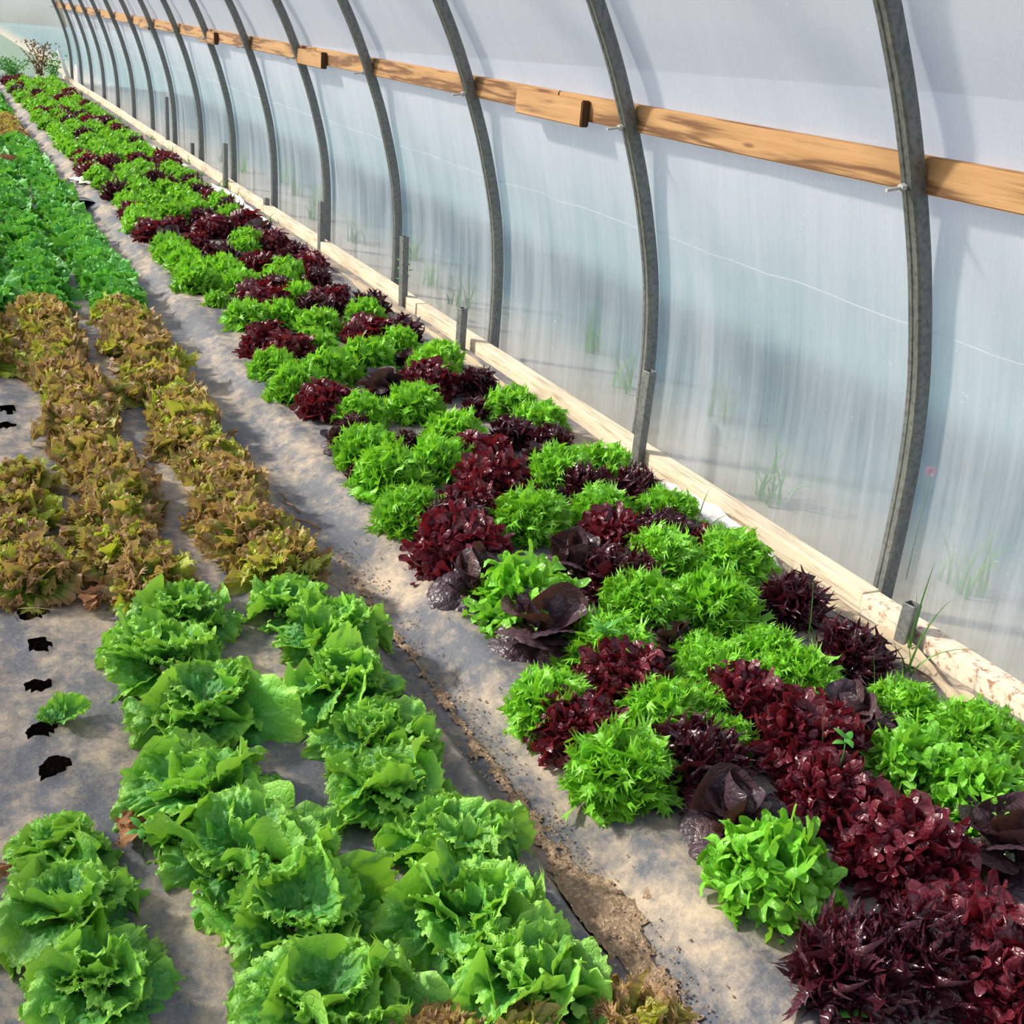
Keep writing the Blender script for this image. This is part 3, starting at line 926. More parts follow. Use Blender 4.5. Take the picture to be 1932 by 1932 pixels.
# ------------------------------------------------------------------ the planting plan (world positions, metres)
MIX = []
MIX_TXT = '''R 1.561 0.968 1.10;D 1.426 1.071 1.04;R 1.564 1.078 1.10;D 1.296 1.099 1.04;F 1.605 1.208 0.45;P 1.853 1.256 1.10;R 1.610 1.308 1.21;O 1.319 1.355 1.10;O 1.915 1.401 1.04;R 1.592 1.512 1.04;P 1.353 1.530 1.05;O 1.848 1.543 0.99;F 2.065 1.575 1.16;P 1.877 1.674 0.80;R 1.678 1.692 1.16;D 1.380 1.699 1.10;F 1.990 1.726 0.99;F 1.216 1.739 1.16;P 1.867 1.774 0.90;F 1.517 1.786 0.70;R 1.722 1.801 0.88;R 1.646 1.899 0.99;F 1.415 1.906 1.04;F 1.524 1.907 0.83;R 1.210 1.915 0.94;F 1.837 1.930 1.10;D 2.067 1.998 0.99;F 1.647 2.024 0.99;F 1.190 2.030 1.04;P 1.918 2.054 0.55;R 1.408 2.065 1.10;F 1.845 2.068 0.94;P 1.783 2.114 0.60;F 1.692 2.155 0.70;F 1.443 2.206 1.16;P 1.660 2.220 0.75;D 2.100 2.291 0.99;F 1.860 2.336 1.26;P 1.341 2.348 1.38;F 1.656 2.387 1.20;F 2.100 2.469 0.40;O 1.352 2.501 1.32;D 1.672 2.545 1.14;F 2.100 2.585 1.20;F 1.880 2.647 1.20;P 1.270 2.671 1.20;P 1.598 2.697 1.20;R 2.100 2.727 0.70;D 1.980 2.819 0.96;P 2.100 2.831 0.70;R 1.826 2.842 1.08;R 1.301 2.857 1.32;F 2.100 2.959 1.08;F 1.616 3.022 1.26;D 1.361 3.027 1.08;F 1.894 3.047 1.08;F 1.277 3.171 1.14;D 2.100 3.182 0.96;R 1.488 3.185 1.02;D 1.938 3.231 0.96;R 1.629 3.338 1.20;F 1.932 3.393 1.20;F 2.100 3.413 1.14;F 1.311 3.495 1.32;F 1.537 3.585 1.20;P 1.937 3.610 0.70;R 1.706 3.612 1.08;D 1.253 3.629 0.50;D 2.037 3.695 0.96;F 1.325 3.759 1.20;D 1.930 3.825 0.96;F 1.704 3.847 1.20;D 1.536 3.911 0.50;F 2.100 3.916 1.14;P 1.271 3.933 0.70;D 1.376 4.070 0.70;F 2.073 4.135 1.14;D 1.944 4.186 0.70;F 1.440 4.187 1.08;F 1.684 4.220 1.20;R 1.335 4.316 1.14;D 2.078 4.497 0.96;R 1.856 4.508 1.20;P 1.653 4.536 1.08;F 1.286 4.566 1.20;F 1.963 4.757 1.15;F 1.494 4.761 1.26;F 1.271 4.876 1.05;F 2.062 4.895 1.14;F 1.718 4.919 1.26;P 1.908 4.922 0.70;R 1.406 5.100 1.14;F 1.553 5.196 1.04;F 1.974 5.210 1.01;R 1.332 5.259 1.20;D 2.052 5.368 1.08;R 1.873 5.375 1.14;F 1.681 5.547 1.14;F 1.356 5.743 1.20;F 1.536 5.757 1.13;F 1.986 5.760 1.11;D 1.748 5.865 1.19;D 2.080 5.939 1.08;R 1.539 5.986 1.20;R 1.859 5.993 1.14;F 1.726 6.111 1.19;R 1.530 6.211 1.13;F 1.313 6.220 0.70;F 1.943 6.267 0.60;D 2.034 6.361 0.70;D 1.668 6.370 1.14;F 1.515 6.497 1.16;F 1.740 6.561 1.14;F 1.274 6.582 1.20;D 1.984 6.613 0.96;F 1.493 6.775 1.14;F 1.849 6.819 1.14;F 1.322 6.863 1.19;R 2.030 6.961 1.06;F 1.506 6.983 1.08;R 1.742 7.074 1.05;F 1.314 7.098 1.20;R 2.100 7.152 0.96;D 1.547 7.248 1.21;D 2.053 7.319 1.08;F 1.300 7.350 1.18;P 1.677 7.449 0.60;F 1.786 7.579 0.99;F 1.307 7.606 1.17;R 1.482 7.691 0.99;R 2.010 7.716 1.14;F 1.833 7.749 1.20;P 1.382 7.902 1.08;D 1.961 7.968 1.02;R 1.272 8.088 1.10;P 2.032 8.187 1.15;R 1.711 8.240 1.14;R 1.482 8.358 0.96;F 1.260 8.381 1.20;D 1.790 8.409 1.09;R 2.012 8.481 1.18;F 1.301 8.687 1.20;D 1.746 8.703 1.06;F 1.967 8.785 1.16;F 1.558 8.828 1.17;R 1.289 8.917 1.00;F 1.731 8.927 1.15;F 1.544 9.049 1.17;D 2.027 9.090 1.10;F 1.326 9.207 1.11;F 1.787 9.245 1.07;F 1.503 9.378 1.11;F 2.028 9.392 1.18;F 1.798 9.526 1.17;F 1.327 9.527 1.03;R 2.005 9.644 1.00;F 1.523 9.645 0.99;D 1.293 9.803 1.20;F 1.785 9.842 1.06;F 1.502 9.928 1.08;D 1.975 9.939 1.01;F 1.312 10.057 1.03;F 1.728 10.113 1.10;F 1.980 10.191 1.08;F 1.535 10.201 1.13;F 1.280 10.373 1.02;D 1.788 10.389 1.04;F 1.496 10.511 1.11;D 2.019 10.525 1.06;D 1.741 10.633 1.08;F 1.275 10.699 1.22;F 2.023 10.755 1.14;F 1.551 10.756 1.15;R 1.251 10.926 1.20;F 1.760 10.965 1.00;F 1.968 11.033 1.10;F 1.557 11.039 1.16;F 1.295 11.207 1.03;F 1.725 11.271 1.16;F 1.986 11.352 1.08;D 1.547 11.394 1.00;R 1.298 11.481 1.18;F 1.736 11.493 0.98;R 1.495 11.636 1.08;R 2.031 11.664 1.19;F 1.300 11.797 1.10;R 1.780 11.827 1.08;F 1.559 11.949 1.20;R 2.032 11.955 1.16;R 1.311 12.082 1.00;F 1.771 12.100 1.21;F 2.013 12.197 1.12;F 1.507 12.208 1.07;F 1.293 12.366 1.13;F 1.769 12.394 1.08;F 1.964 12.471 1.00;F 1.536 12.516 0.99;F 1.785 12.626 1.16;F 1.270 12.692 1.10;F 1.557 12.785 1.13;F 1.964 12.814 1.09;F 1.749 12.928 1.11;F 1.264 12.945 0.99;F 1.556 13.059 1.12;F 1.983 13.082 0.98;F 1.270 13.193 1.16;F 1.799 13.266 1.20;D 1.994 13.348 1.04;F 1.511 13.382 0.99;F 1.770 13.511 0.99;F 1.292 13.550 1.09;F 2.002 13.605 1.14;F 1.558 13.660 1.01;F 1.779 13.779 1.19;F 1.286 13.781 1.08;D 1.542 13.922 1.21;F 2.023 13.930 1.05;F 1.305 14.090 1.13;F 1.793 14.115 0.99;F 1.540 14.180 1.22;F 1.982 14.199 1.00;F 1.293 14.336 1.14;F 1.737 14.357 1.18;R 1.966 14.460 1.13;F 1.524 14.500 1.09;F 1.312 14.632 1.04;F 1.746 14.659 1.20;F 1.545 14.765 1.22;F 1.994 14.765 1.19;F 1.256 14.907 1.10;F 1.737 14.953 1.05;F 1.535 15.044 1.00;F 2.018 15.076 1.01;R 1.793 15.220 1.05;F 1.279 15.243 1.01;D 1.985 15.337 1.19;D 1.537 15.351 1.21;F 1.270 15.499 1.07;R 1.784 15.513 1.12;F 1.512 15.621 1.12;R 1.974 15.651 1.05;F 1.252 15.796 1.12;F 1.764 15.818 1.00;R 1.557 15.927 1.00;F 2.019 15.947 1.13;D 1.752 16.067 1.14;F 1.262 16.100 1.04;F 1.999 16.203 1.15;F 1.498 16.221 1.16;R 1.323 16.358 1.14;F 1.797 16.376 1.15;F 2.024 16.479 1.02;R 1.548 16.509 1.19;F 1.725 16.635 1.14;F 1.309 16.689 1.02;F 2.022 16.744 1.09;F 1.496 16.764 1.21;F 1.768 16.913 1.05;F 1.297 16.968 1.01;F 1.495 17.032 1.15;F 1.974 17.076 1.11;F 1.759 17.198 1.21;F 1.315 17.218 1.19;F 1.553 17.327 1.21;F 2.024 17.331 1.10;F 1.777 17.513 1.02;F 1.272 17.544 1.04;R 1.986 17.606 1.10;F 1.481 17.623 1.17;F 1.788 17.816 1.04;F 1.301 17.829 1.11;F 2.017 17.878 1.09;F 1.492 17.932 1.18;F 1.786 18.052 1.11;R 1.326 18.082 1.05;D 1.543 18.188 1.00;F 1.973 18.222 1.05;F 1.256 18.344 1.15;R 1.757 18.397 1.14;F 1.961 18.470 1.04;F 1.509 18.495 1.07;F 1.295 18.642 1.22;F 1.750 18.648 1.06;F 1.544 18.742 1.05;F 1.991 18.778 1.03;F 1.731 18.898 1.15;D 1.309 18.916 1.12;R 1.538 19.037 1.00;R 1.974 19.042 1.12;F 1.257 19.193 1.01;F 1.761 19.227 1.18;D 1.513 19.301 1.08;F 1.991 19.322 0.98;F 1.747 19.512 1.07;D 1.282 19.516 1.17;F 1.533 19.629 1.06;R 2.001 19.643 1.13;F 1.799 19.786 1.18;D 1.263 19.806 1.11;F 1.508 19.905 1.15;F 1.976 19.941 1.03;F 1.257 20.050 1.15;F 1.730 20.108 1.20;F 2.003 20.195 1.04;F 1.506 20.224 1.09;R 1.739 20.361 1.02;R 1.323 20.394 1.12;F 2.004 20.441 1.02;F 1.490 20.501 1.20;F 1.784 20.601 1.09;F 1.329 20.675 1.05;F 1.971 20.751 1.02;F 1.534 20.779 1.12;F 1.292 20.906 1.06;F 1.797 20.933 1.08;F 1.531 21.008 1.01;F 2.010 21.060 1.16;F 1.762 21.212 1.20;R 1.289 21.250 1.19;F 1.986 21.294 1.20;F 1.513 21.325 1.20;F 1.760 21.487 1.15;F 1.309 21.503 1.05;F 1.527 21.581 1.09;F 2.002 21.594 1.07;D 1.269 21.745 1.21;F 1.738 21.800 1.20;F 1.968 21.923 1.11;F 1.533 21.929 1.17;F 1.326 22.025 1.05;F 1.752 22.054 0.99;R 1.506 22.150 1.18;F 1.962 22.217 1.10;F 1.787 22.338 1.02;F 1.325 22.388 1.03;R 1.504 22.504 1.03;F 2.030 22.510 1.13'''
for e_ in MIX_TXT.split(';'):
    a_ = e_.split()
    MIX.append((a_[0], float(a_[1]), float(a_[2]), float(a_[3])))
LEFT = []
for y, x, s in [(1.27, .765, .90), (1.46, .735, .92), (1.65, .785, .88), (1.86, .73, .85), (2.05, .77, .82), (2.27, .755, .92), (2.52, .80, .92), (2.72, .76, .80)]:
    LEFT.append(('G', x, y, s))
for y, x, s in [(1.35, .44, .98), (1.555, .455, 1.0), (1.76, .41, 1.0), (1.98, .375, .95), (2.27, .43, 1.05), (2.52, .39, 1.0), (2.72, .47, .9)]:
    LEFT.append(('G', x, y, s))
for y, x, s in [(1.54, .12, .76), (1.72, .09, .84), (1.91, .10, .58)]:
    LEFT.append(('G', x, y, s))
for x, y, s in [(.57, 1.185, .8), (.70, 1.14, .75), (.885, 1.115, .78), (.10, 1.355, .5)]:
    LEFT.append(('B', x, y, s))
yy = 2.93
while yy < 6.15:
    LEFT.append(('B', 0.76 + 0.03 * math.sin(yy * 9), yy, 1.08 + rnd.uniform(-.1, .1)))
    LEFT.append(('B', 0.41 + 0.03 * math.sin(yy * 7 + 1), yy - 0.02, 1.08 + rnd.uniform(-.1, .1)))
    yy += 0.215
for y in (3.05, 3.27, 3.50, 3.72):
    LEFT.append(('B', 0.12 + 0.03 * math.sin(y * 9), y, 1.0))
for y in (5.2, 5.42, 5.64, 5.85):
    LEFT.append(('B', 0.13, y, 1.0))
yy = 6.2
while yy < 23.5:
    t = 'B' if 13.3 < yy < 15.6 else 'S'
    xs = [0.80]
    if yy < 17: xs.append(0.50 if yy > 8 else 0.47)
    if yy < 9: xs.append(0.18)
    if yy > 17.5: xs = [0.85]
    for x in xs:
        LEFT.append((t, x + rnd.uniform(-.03, .03), yy + rnd.uniform(-.03, .03), 1.12 + rnd.uniform(-.1, .1)))
    yy += 0.225

def row_labels(items, rownames, edges):
    """label by row and place in the row"""
    rows = {}
    for it in items:
        k = sum(it[1] > e for e in edges)
        rows.setdefault(k, []).append(it)
    res = []
    for k, lst in rows.items():
        lst.sort(key=lambda a: a[2])
        bays = {}
        for n, it in enumerate(lst):
            t, x, y, s = it
            size = 'small ' if s < 0.72 else ('large ' if s > 1.27 else '')
            if y < HY0 + HS:
                lab = '%s%s, %s from the near end of %s' % (size, LOOK[t], ordinal(n + 1), rownames[k])
            else:
                b = int((y - HY0) / HS) + 1
                bays[b] = bays.get(b, 0) + 1
                lab = '%s%s, %s beyond the %s hoop in %s' % (size, LOOK[t], ordinal(bays[b]), ordinal(b), rownames[k])
            res.append((it, lab))
    return res

for (t, x, y, s), lab in row_labels(LEFT, ['the row with planting holes', 'the middle left row', 'the left row beside the path'], [0.27, 0.62]):
    head(t, x, y, s, lab, y < 6.2)
for (t, x, y, s), lab in row_labels(MIX, ['path-edge row of mixed bed', 'second row of mixed bed', 'third row of mixed bed', 'wall-side row of mixed bed'], [1.40, 1.64, 1.87]):
    head(t, x, y, s, lab, y < 5.6)

# ------------------------------------------------------------------ small things
def ribbon(pts, widths, up=(0, 0, 1), side=None):
    V, F = [], []
    for i, p in enumerate(pts):
        p = Vector(p); a = Vector(pts[max(0, i - 1)]); b = Vector(pts[min(len(pts) - 1, i + 1)])
        t = (b - a).normalized()
        s_ = Vector(side) if side else t.cross(Vector(up))
        s_ = s_.normalized() if s_.length > 1e-4 else Vector((1, 0, 0))
        nrm = s_.cross(t)
        w = widths[i]
        V += [p - s_ * w, p - nrm * w * 0.35, p + s_ * w]
    for i in range(len(pts) - 1):
        a = i * 3
        F += [(a, a + 1, a + 4, a + 3), (a + 1, a + 2, a + 5, a + 4)]
    return V, F

def blade_mesh(h, lean, az, w, seed):
    r_ = random.Random(seed)
    pts, ws = [], []
    for i in range(8):
        f = i / 7
        d = lean * f ** 1.8 * h
        pts.append((math.cos(az) * d, math.sin(az) * d, h * (f - 0.45 * lean * f ** 3)))
        ws.append(w * (1 - f) ** 0.7 + 0.0002)
    V, F = ribbon(pts, ws, up=(math.sin(az) * 0.2, 0.3, 1), side=(-math.sin(az + 0.5), math.cos(az + 0.5), 0))
    return mesh_np('blade', V, F, m=M['grass'])

def tuft(x, y, blades, label, w=0.0035, z=-0.01, m='grass', joined_=False, cat='grass', name='grass_tuft'):
    r_ = random.Random(int(x * 1000 + y * 777))
    if joined_:
        V, F = [], []
        for h, ln, az in blades:
            me = blade_mesh(h, ln, az, w, r_.random())
            o = len(V); bx, by = r_.uniform(-.05, .05), r_.uniform(-.08, .08)
            V += [(v.co.x + bx, v.co.y + by, v.co.z) for v in me.vertices]
            F += [tuple(i + o for i in p.vertices) for p in me.polygons]
            bpy.data.meshes.remove(me)
        o = link(name, mesh_np(name, V, F, m=M[m]), None, (x, y, z))
        tag(o, label, cat, None, 'stuff')
        return o
    o = thing(name, label, cat, (x, y, z))
    for h, ln, az in blades:
        c = link('blade', blade_mesh(h, ln, az, w, r_.random()), o, (r_.uniform(-.012, .012), r_.uniform(-.012, .012), 0))
        c.data.materials[0] = M[m]
    return o

tuft(2.305, 2.02, [(0.30, 0.12, 0.3), (0.20, 0.5, 0.9), (0.16, 0.7, 2.4)], 'grass tuft with one tall upright blade before the rusty board')
tuft(2.21, 1.93, [(0.26, 0.75, 0.35), (0.22, 0.9, 2.9), (0.2, 0.9, -0.6), (0.15, 0.5, 1.4)], 'grass tuft leaning over the tan fabric edge beside the short stake')
tuft(2.07, 2.16, [(0.22, 0.25, 1.2), (0.12, 0.5, 3.0)], 'thin upright grass blade standing at the dark maroon lettuces by the board')
tuft(1.96, 1.80, [(0.20, 0.2, 1.6), (0.14, 0.4, 0.4), (0.11, 0.6, 4.4)], 'green grass sprouting between maroon lettuces and the wall fabric')
tuft(2.10, 2.78, [(0.24, 0.55, 0.7), (0.18, 0.9, 0.2), (0.2, 1.0, -0.7), (0.12, 0.5, 2.0)], 'grass tuft arching beside the white fabric strip')
tuft(1.98, 2.05, [(0.24, 1.1, 3.05), (0.27, 1.15, 2.8)], 'long grey-green grass blades arching over purple butterheads', 0.004)
tuft(1.93, 1.43, [(0.25, 0.9, 5.3), (0.22, 0.95, 5.6)], 'long grass blade slanting across frilly lettuces near right edge', 0.005)
tuft(1.66, 1.62, [(0.22, 0.15, 1.7), (0.14, 0.6, 2.9)], 'broad grass blade rising beside the red leaf lettuces', 0.005)
tuft(2.06, 3.95, [(0.2, 0.7, 3.5), (0.22, 0.9, 2.6), (0.15, 0.5, 4.5), (0.18, 0.8, 1.0)], 'dry pale grass bending over a dark lettuce below the third hoop', 0.0035, -0.01, 'straw')
tuft(2.05, 5.2, [(0.16, 0.7, 3.5), (0.18, 0.9, 2.6), (0.15, 0.8, 1.0)], 'dry grass stems over red lettuces near the fifth stake', 0.0035, -0.01, 'straw')
gr = random.Random(3)
for i, (x, y, n) in enumerate([(2.30, 8.9, 9), (2.28, 9.9, 12), (2.31, 10.55, 14), (2.24, 11.3, 14), (2.30, 12.2, 16), (2.27, 13.1, 18), (2.30, 14.3, 14), (2.2, 16.2, 18), (2.22, 18.3, 22), (2.2, 20.4, 24), (2.1, 22.0, 26)]):
    tuft(x, y, [(gr.uniform(.06, .15), gr.uniform(.3, 1.0), gr.uniform(0, 6.28)) for _ in range(n)], 'low grass patch along the foot board, %s from the front' % ordinal(i + 1), 0.004, -0.01, 'grass', True)

def weed(x, y, z, h, leaves, ll, lw, label, name='weed_seedling'):
    o = thing(name, label, 'weed', (x, y, z))
    V, F = tube([(0, 0, 0), (0.004, 0.003, h * .5), (0, 0.002, h)], 0.0016, 5)
    link('stem', mesh_np('stem', V, F, m=M['weed']), o)
    for i in range(leaves):
        az = i * 2.4 + x * 9; el = 0.5 if i % 2 else 0.9
        zz = h * (1 - 0.12 * (i // 2))
        pts, ws = [], []
        for k in range(6):
            f = k / 5
            pts.append((math.cos(az) * ll * f, math.sin(az) * ll * f, zz + ll * (el * f - 0.5 * f * f)))
            ws.append(lw * math.sin(math.pi * min(1, f * 0.86 + 0.12)) + 0.0003)
        V, F = ribbon(pts, ws, side=(-math.sin(az), math.cos(az), 0))
        link('leaf', mesh_np('leaf', V, F, m=M['weed']), o)
    return o
weed(1.62, 1.53, 0.11, 0.07, 4, 0.032, 0.008, 'pale green four-leaved seedling rising from the dark red lettuces')
weed(1.40, 2.16, 0.09, 0.06, 7, 0.055, 0.007, 'light green long-leaved weed growing up through frilly lettuce')
weed(0.235, 1.86, 0.0, 0.065, 5, 0.03, 0.007, 'small green weed stem standing between curly lettuces')
weed(1.152, 1.68, -0.012, 0.016, 5, 0.022, 0.006, 'tiny green seedling on the mulch beside the path')
weed(1.258, 1.05, 0.0, 0.02, 5, 0.032, 0.012, 'small leafy weed at the bottom edge below the maroon lettuce')
weed(2.375, 6.23, 0.0, 0.22, 9, 0.05, 0.018, 'leafy green weed climbing at the stake foot below the fourth hoop', 'climbing_weed')

# seedling with three lettuce leaves beside a planting hole
o = thing('young_lettuce', 'wilted young green lettuce lying beside a planting hole', 'lettuce', (0.125, 2.365, 0.004), 0.0)
for az, sc, pit in ((-0.3, 0.34, 0.7), (0.5, 0.3, 0.9), (-1.25, 0.52, 0.12), (1.1, 0.22, 0.5)):
    c = bpy.data.objects.new('leaf', leaf_meshes('G', 0)[int(sc * 10) % 6]); COL.objects.link(c); c.parent = o
    c.rotation_euler = Euler((pit, 0, az), 'XYZ'); c.scale = (sc * .7, sc, sc)

def dead_leaf(x, y, s, rz, label, m='dead', z=0.012, seed=1):
    V, F, E, RB = fan_leaf(0.085, R(88), 40, 12, serr(7, 0.08), ruf=0.6, rk=5, ruf2=0.25, rk2=6, bend=-1.4, cup=0.6, pet=0.4, shrink=0.35, blist=0.2, seed=seed + 300, twist=0.8, wp=0.5)
    o = link('dead_leaf', mesh_np('dead_leaf', V, F, {'edge': E, 'rib': RB}, m=M[m]), None, (x, y, z), (0.15, 0.1, rz), (s * .9, s * .9, s * 0.6))
    return tag(o, label, 'leaf')
dead_leaf(0.285, 2.88, 0.8, 1.2, 'crumpled tan dead leaf on the mulch below bronze lettuce', seed=1)
dead_leaf(0.25, 2.92, 0.7, -1.2, 'small pale dry leaf folded against the bronze lettuce', seed=4)
dead_leaf(-0.02, 1.70, 0.8, -1.3, 'curled brown dead leaf beside the nearest curly lettuce', seed=2)
dead_leaf(-0.03, 1.86, 0.7, 0.4, 'withered greyish dead leaf under the curly lettuce at left', seed=3)
dead_leaf(0.20, 1.93, 0.75, -1.6, 'dry brown leaf tucked under small curly lettuce', seed=5)
dead_leaf(0.08, 2.96, 0.55, 2.4, 'grey-brown crumpled clump at the edge of a planting hole', seed=6)
dead_leaf(0.60, 10.9, 1.0, 0.6, 'orange withered leaf lying on leafy green lettuces', seed=7, z=0.15)

# twigs and straw
def twig(name, pts, r, label, m='straw', cat='twig'):
    V, F = tube(pts, r, 5)
    return tag(link(name, mesh_np(name, V, F, m=M[m])), label, cat)
twig('straw_stalk', [(0.30, 1.44, .012), (0.36, 1.40, .016), (0.42, 1.345, .010)], 0.0022, 'pale straw stalk on the mulch near the bronze lettuces')
twig('root_twig', [(0.09, 2.93, .012), (0.14, 2.90, .022), (0.19, 2.895, .008)], 0.0014, 'thin dry root crossing a planting hole', 'tan')
for i, (x, y, a, l) in enumerate([(1.0, 3.50, 1.8, .11), (1.03, 3.36, 2.1, .13), (0.985, 3.62, 1.7, .07)]):
    twig('dry_twig', [(x, y, sheet_z(x, y) + .006), (x + .5 * l * math.cos(a) + .006, y + .5 * l * math.sin(a), sheet_z(x, y) + .012), (x + l * math.cos(a), y + l * math.sin(a), sheet_z(x, y) + .006)], 0.003,
         ['short reddish twig', 'longest reddish twig', 'thin dark twig'][i] + ' lying in the path trough beside bronze lettuces', 'dead')

# fabric strips along the board
def strip(name, path, w, label, m, fold=0.02, seed=0):
    V, F = [], []
    n = 40
    P = [Vector(p) for p in path]
    for i in range(n + 1):
        f = i / n * (len(P) - 1); k = min(int(f), len(P) - 2)
        p = P[k].lerp(P[k + 1], f - k)
        wd = w * (0.75 + 0.5 * noise.noise((i * .17, seed, 0)))
        tp = min(1, i / 4, (n - i) / 4) * 0.85 + 0.15
        for j in range(6):
            u = j / 5 - 0.5
            V.append((p.x + u * wd * tp, p.y, p.z + fold * noise.noise((i * .25, j * .7, seed)) + 0.4 * wd * max(0, u) * 0.6))
    for i in range(n):
        for j in range(5):
            F.append((i * 6 + j, i * 6 + j + 1, i * 6 + j + 7, i * 6 + j + 6))
    return tag(link(name, mesh_np(name, V, F, m=M[m])), label, 'fabric')
strip('fabric_strip', [(2.26, 2.55, .02), (2.27, 2.8, .035), (2.285, 3.1, .03), (2.29, 3.3, .012)], 0.085, 'white fabric strip lying against the foot board', 'white', seed=3)
strip('fabric_strip', [(2.17, 1.45, .012), (2.22, 1.7, .02), (2.27, 2.0, .02), (2.285, 2.5, .012)], 0.075, 'tan crumpled fabric edge along the rusty board', 'tan', seed=8)
strip('fabric_strip', [(2.16, 8.3, .02), (2.18, 9.2, .04), (2.2, 10.6, .03)], 0.12, 'long white fabric strip along the far foot board', 'white', seed=5)
strip('fabric_strip', [(2.14, 10.9, .02), (2.16, 12.0, .04), (2.17, 13.6, .02)], 0.11, 'whitish fabric strip beyond the stake row, among grass', 'white', seed=6)
strip('fabric_strip', [(2.2, 3.4, .006), (2.22, 4.2, .008), (2.24, 5.6, .006), (2.24, 7.4, .008)], 0.08, 'greyish fabric edge lying along the second plank', 'tan', seed=11, fold=0.012)

# white scrap and loose flap of mulch film on the path
V, F = [], []
for i in range(9):
    for j in range(7):
        u, v = i / 8, j / 6
        V.append((1.08 + 0.20 * u + 0.03 * math.sin(5 * v), 10.55 + 0.34 * v + 0.05 * math.sin(4 * u), 0.02 + 0.05 * u * math.sin(math.pi * v) + 0.02 * noise.noise((u * 5, v * 5, 2))))
for i in range(8):
    for j in range(6):
        F.append((i * 7 + j, (i + 1) * 7 + j, (i + 1) * 7 + j + 1, i * 7 + j + 1))
tag(link('plastic_scrap', mesh_np('plastic_scrap', V, F, m=M['white'])), 'white plastic scrap lying on the path beside green lettuce', 'scrap')
V, F = [], []
for i in range(9):
    for j in range(9):
        u, v = i / 8, j / 8
        V.append((0.92 + 0.22 * u, 9.75 + 0.7 * v, sheet_z(1.0, 9.8) + 0.006 + 0.055 * (1 - v) * (0.6 + 0.4 * math.sin(3 * u)) + 0.01 * noise.noise((u * 4, v * 4, 8))))
for i in range(8):
    for j in range(8):
        F.append((i * 9 + j, (i + 1) * 9 + j, (i + 1) * 9 + j + 1, i * 9 + j + 1))
tag(link('film_flap', mesh_np('film_flap', V, F, m=M['mulch'])), 'loose grey flap of mulch film lifted across the path', 'flap')

# loose dry dirt in the trough of the path
def dirt():
    V, F = [], []
    idx = {}
    dx, dy = 0.008, 0.010
    nx, ny = 26, 240
    x0, y0 = 0.945, 0.75
    def zz(x, y):
        cx = 1.02 + 0.015 * noise.noise((y * 2, 5, 5))
        m = 0.55 - abs(x - cx) / (0.05 + 0.06 * math.exp(-((y - 1.47) / 0.10) ** 2) + 0.02 * noise.noise((y * 3, 1, 8))) + 0.5 * math.exp(-((y - 1.47) / 0.12) ** 2) + 0.35 * math.exp(-((y - 1.05) / 0.15) ** 2) - 0.25 * max(0, y - 1.6)
        m += 0.35 * noise.noise((x * 16, y * 12, 3)) + 0.5 * noise.noise((x * 45, y * 36, 3))
        return m
    for j in range(ny):
        for i in range(nx):
            x, y = x0 + i * dx, y0 + j * dy
            h = zz(x, y)
            idx[(i, j)] = h
            V.append((x, y, sheet_z(x, y) + 0.003 + min(0.010, max(-0.008, h * 0.012)) + 0.005 * noise.noise((x * 90, y * 90, 1)) + 0.003 * noise.noise((x * 200, y * 200, 1))))
    for j in range(ny - 1):
        for i in range(nx - 1):
            if min(idx[(i, j)], idx[(i + 1, j)], idx[(i, j + 1)], idx[(i + 1, j + 1)]) > 0.02:
                F.append((j * nx + i, j * nx + i + 1, (j + 1) * nx + i + 1, (j + 1) * nx + i))
    o = link('dirt', mesh_np('dirt', V, F, m=M['dirt']))
    tag(o, 'loose crumbly brown dirt lying in the trough between the beds', 'dirt', None, 'stuff')
    # crumbs
    V, F = [], []
    r_ = random.Random(5)
    for k in range(1500):
        y = 0.8 + 2.4 * r_.random() ** 1.4; x = r_.gauss(1.02, 0.045)
        s = r_.uniform(0.0012, 0.0042)
        z = sheet_z(x, y) + 0.012
        o = len(V)
        for d in ((1, 0, 0), (-1, 0, 0), (0, 1, 0), (0, -1, 0), (0, 0, 1), (0, 0, -1)):
            V.append((x + d[0] * s * r_.uniform(.7, 1.3), y + d[1] * s * r_.uniform(.7, 1.3), z + d[2] * s * .8))
        for a, b, c in ((0, 2, 4), (2, 1, 4), (1, 3, 4), (3, 0, 4), (2, 0, 5), (1, 2, 5), (3, 1, 5), (0, 3, 5)):
            F.append((o + a, o + b, o + c))
    tag(link('soil_crumbs', mesh_np('soil_crumbs', V, F, smooth=False, m=M['dirt'])), 'small dry soil crumbs scattered along the path trough', 'dirt', None, 'stuff')
dirt()

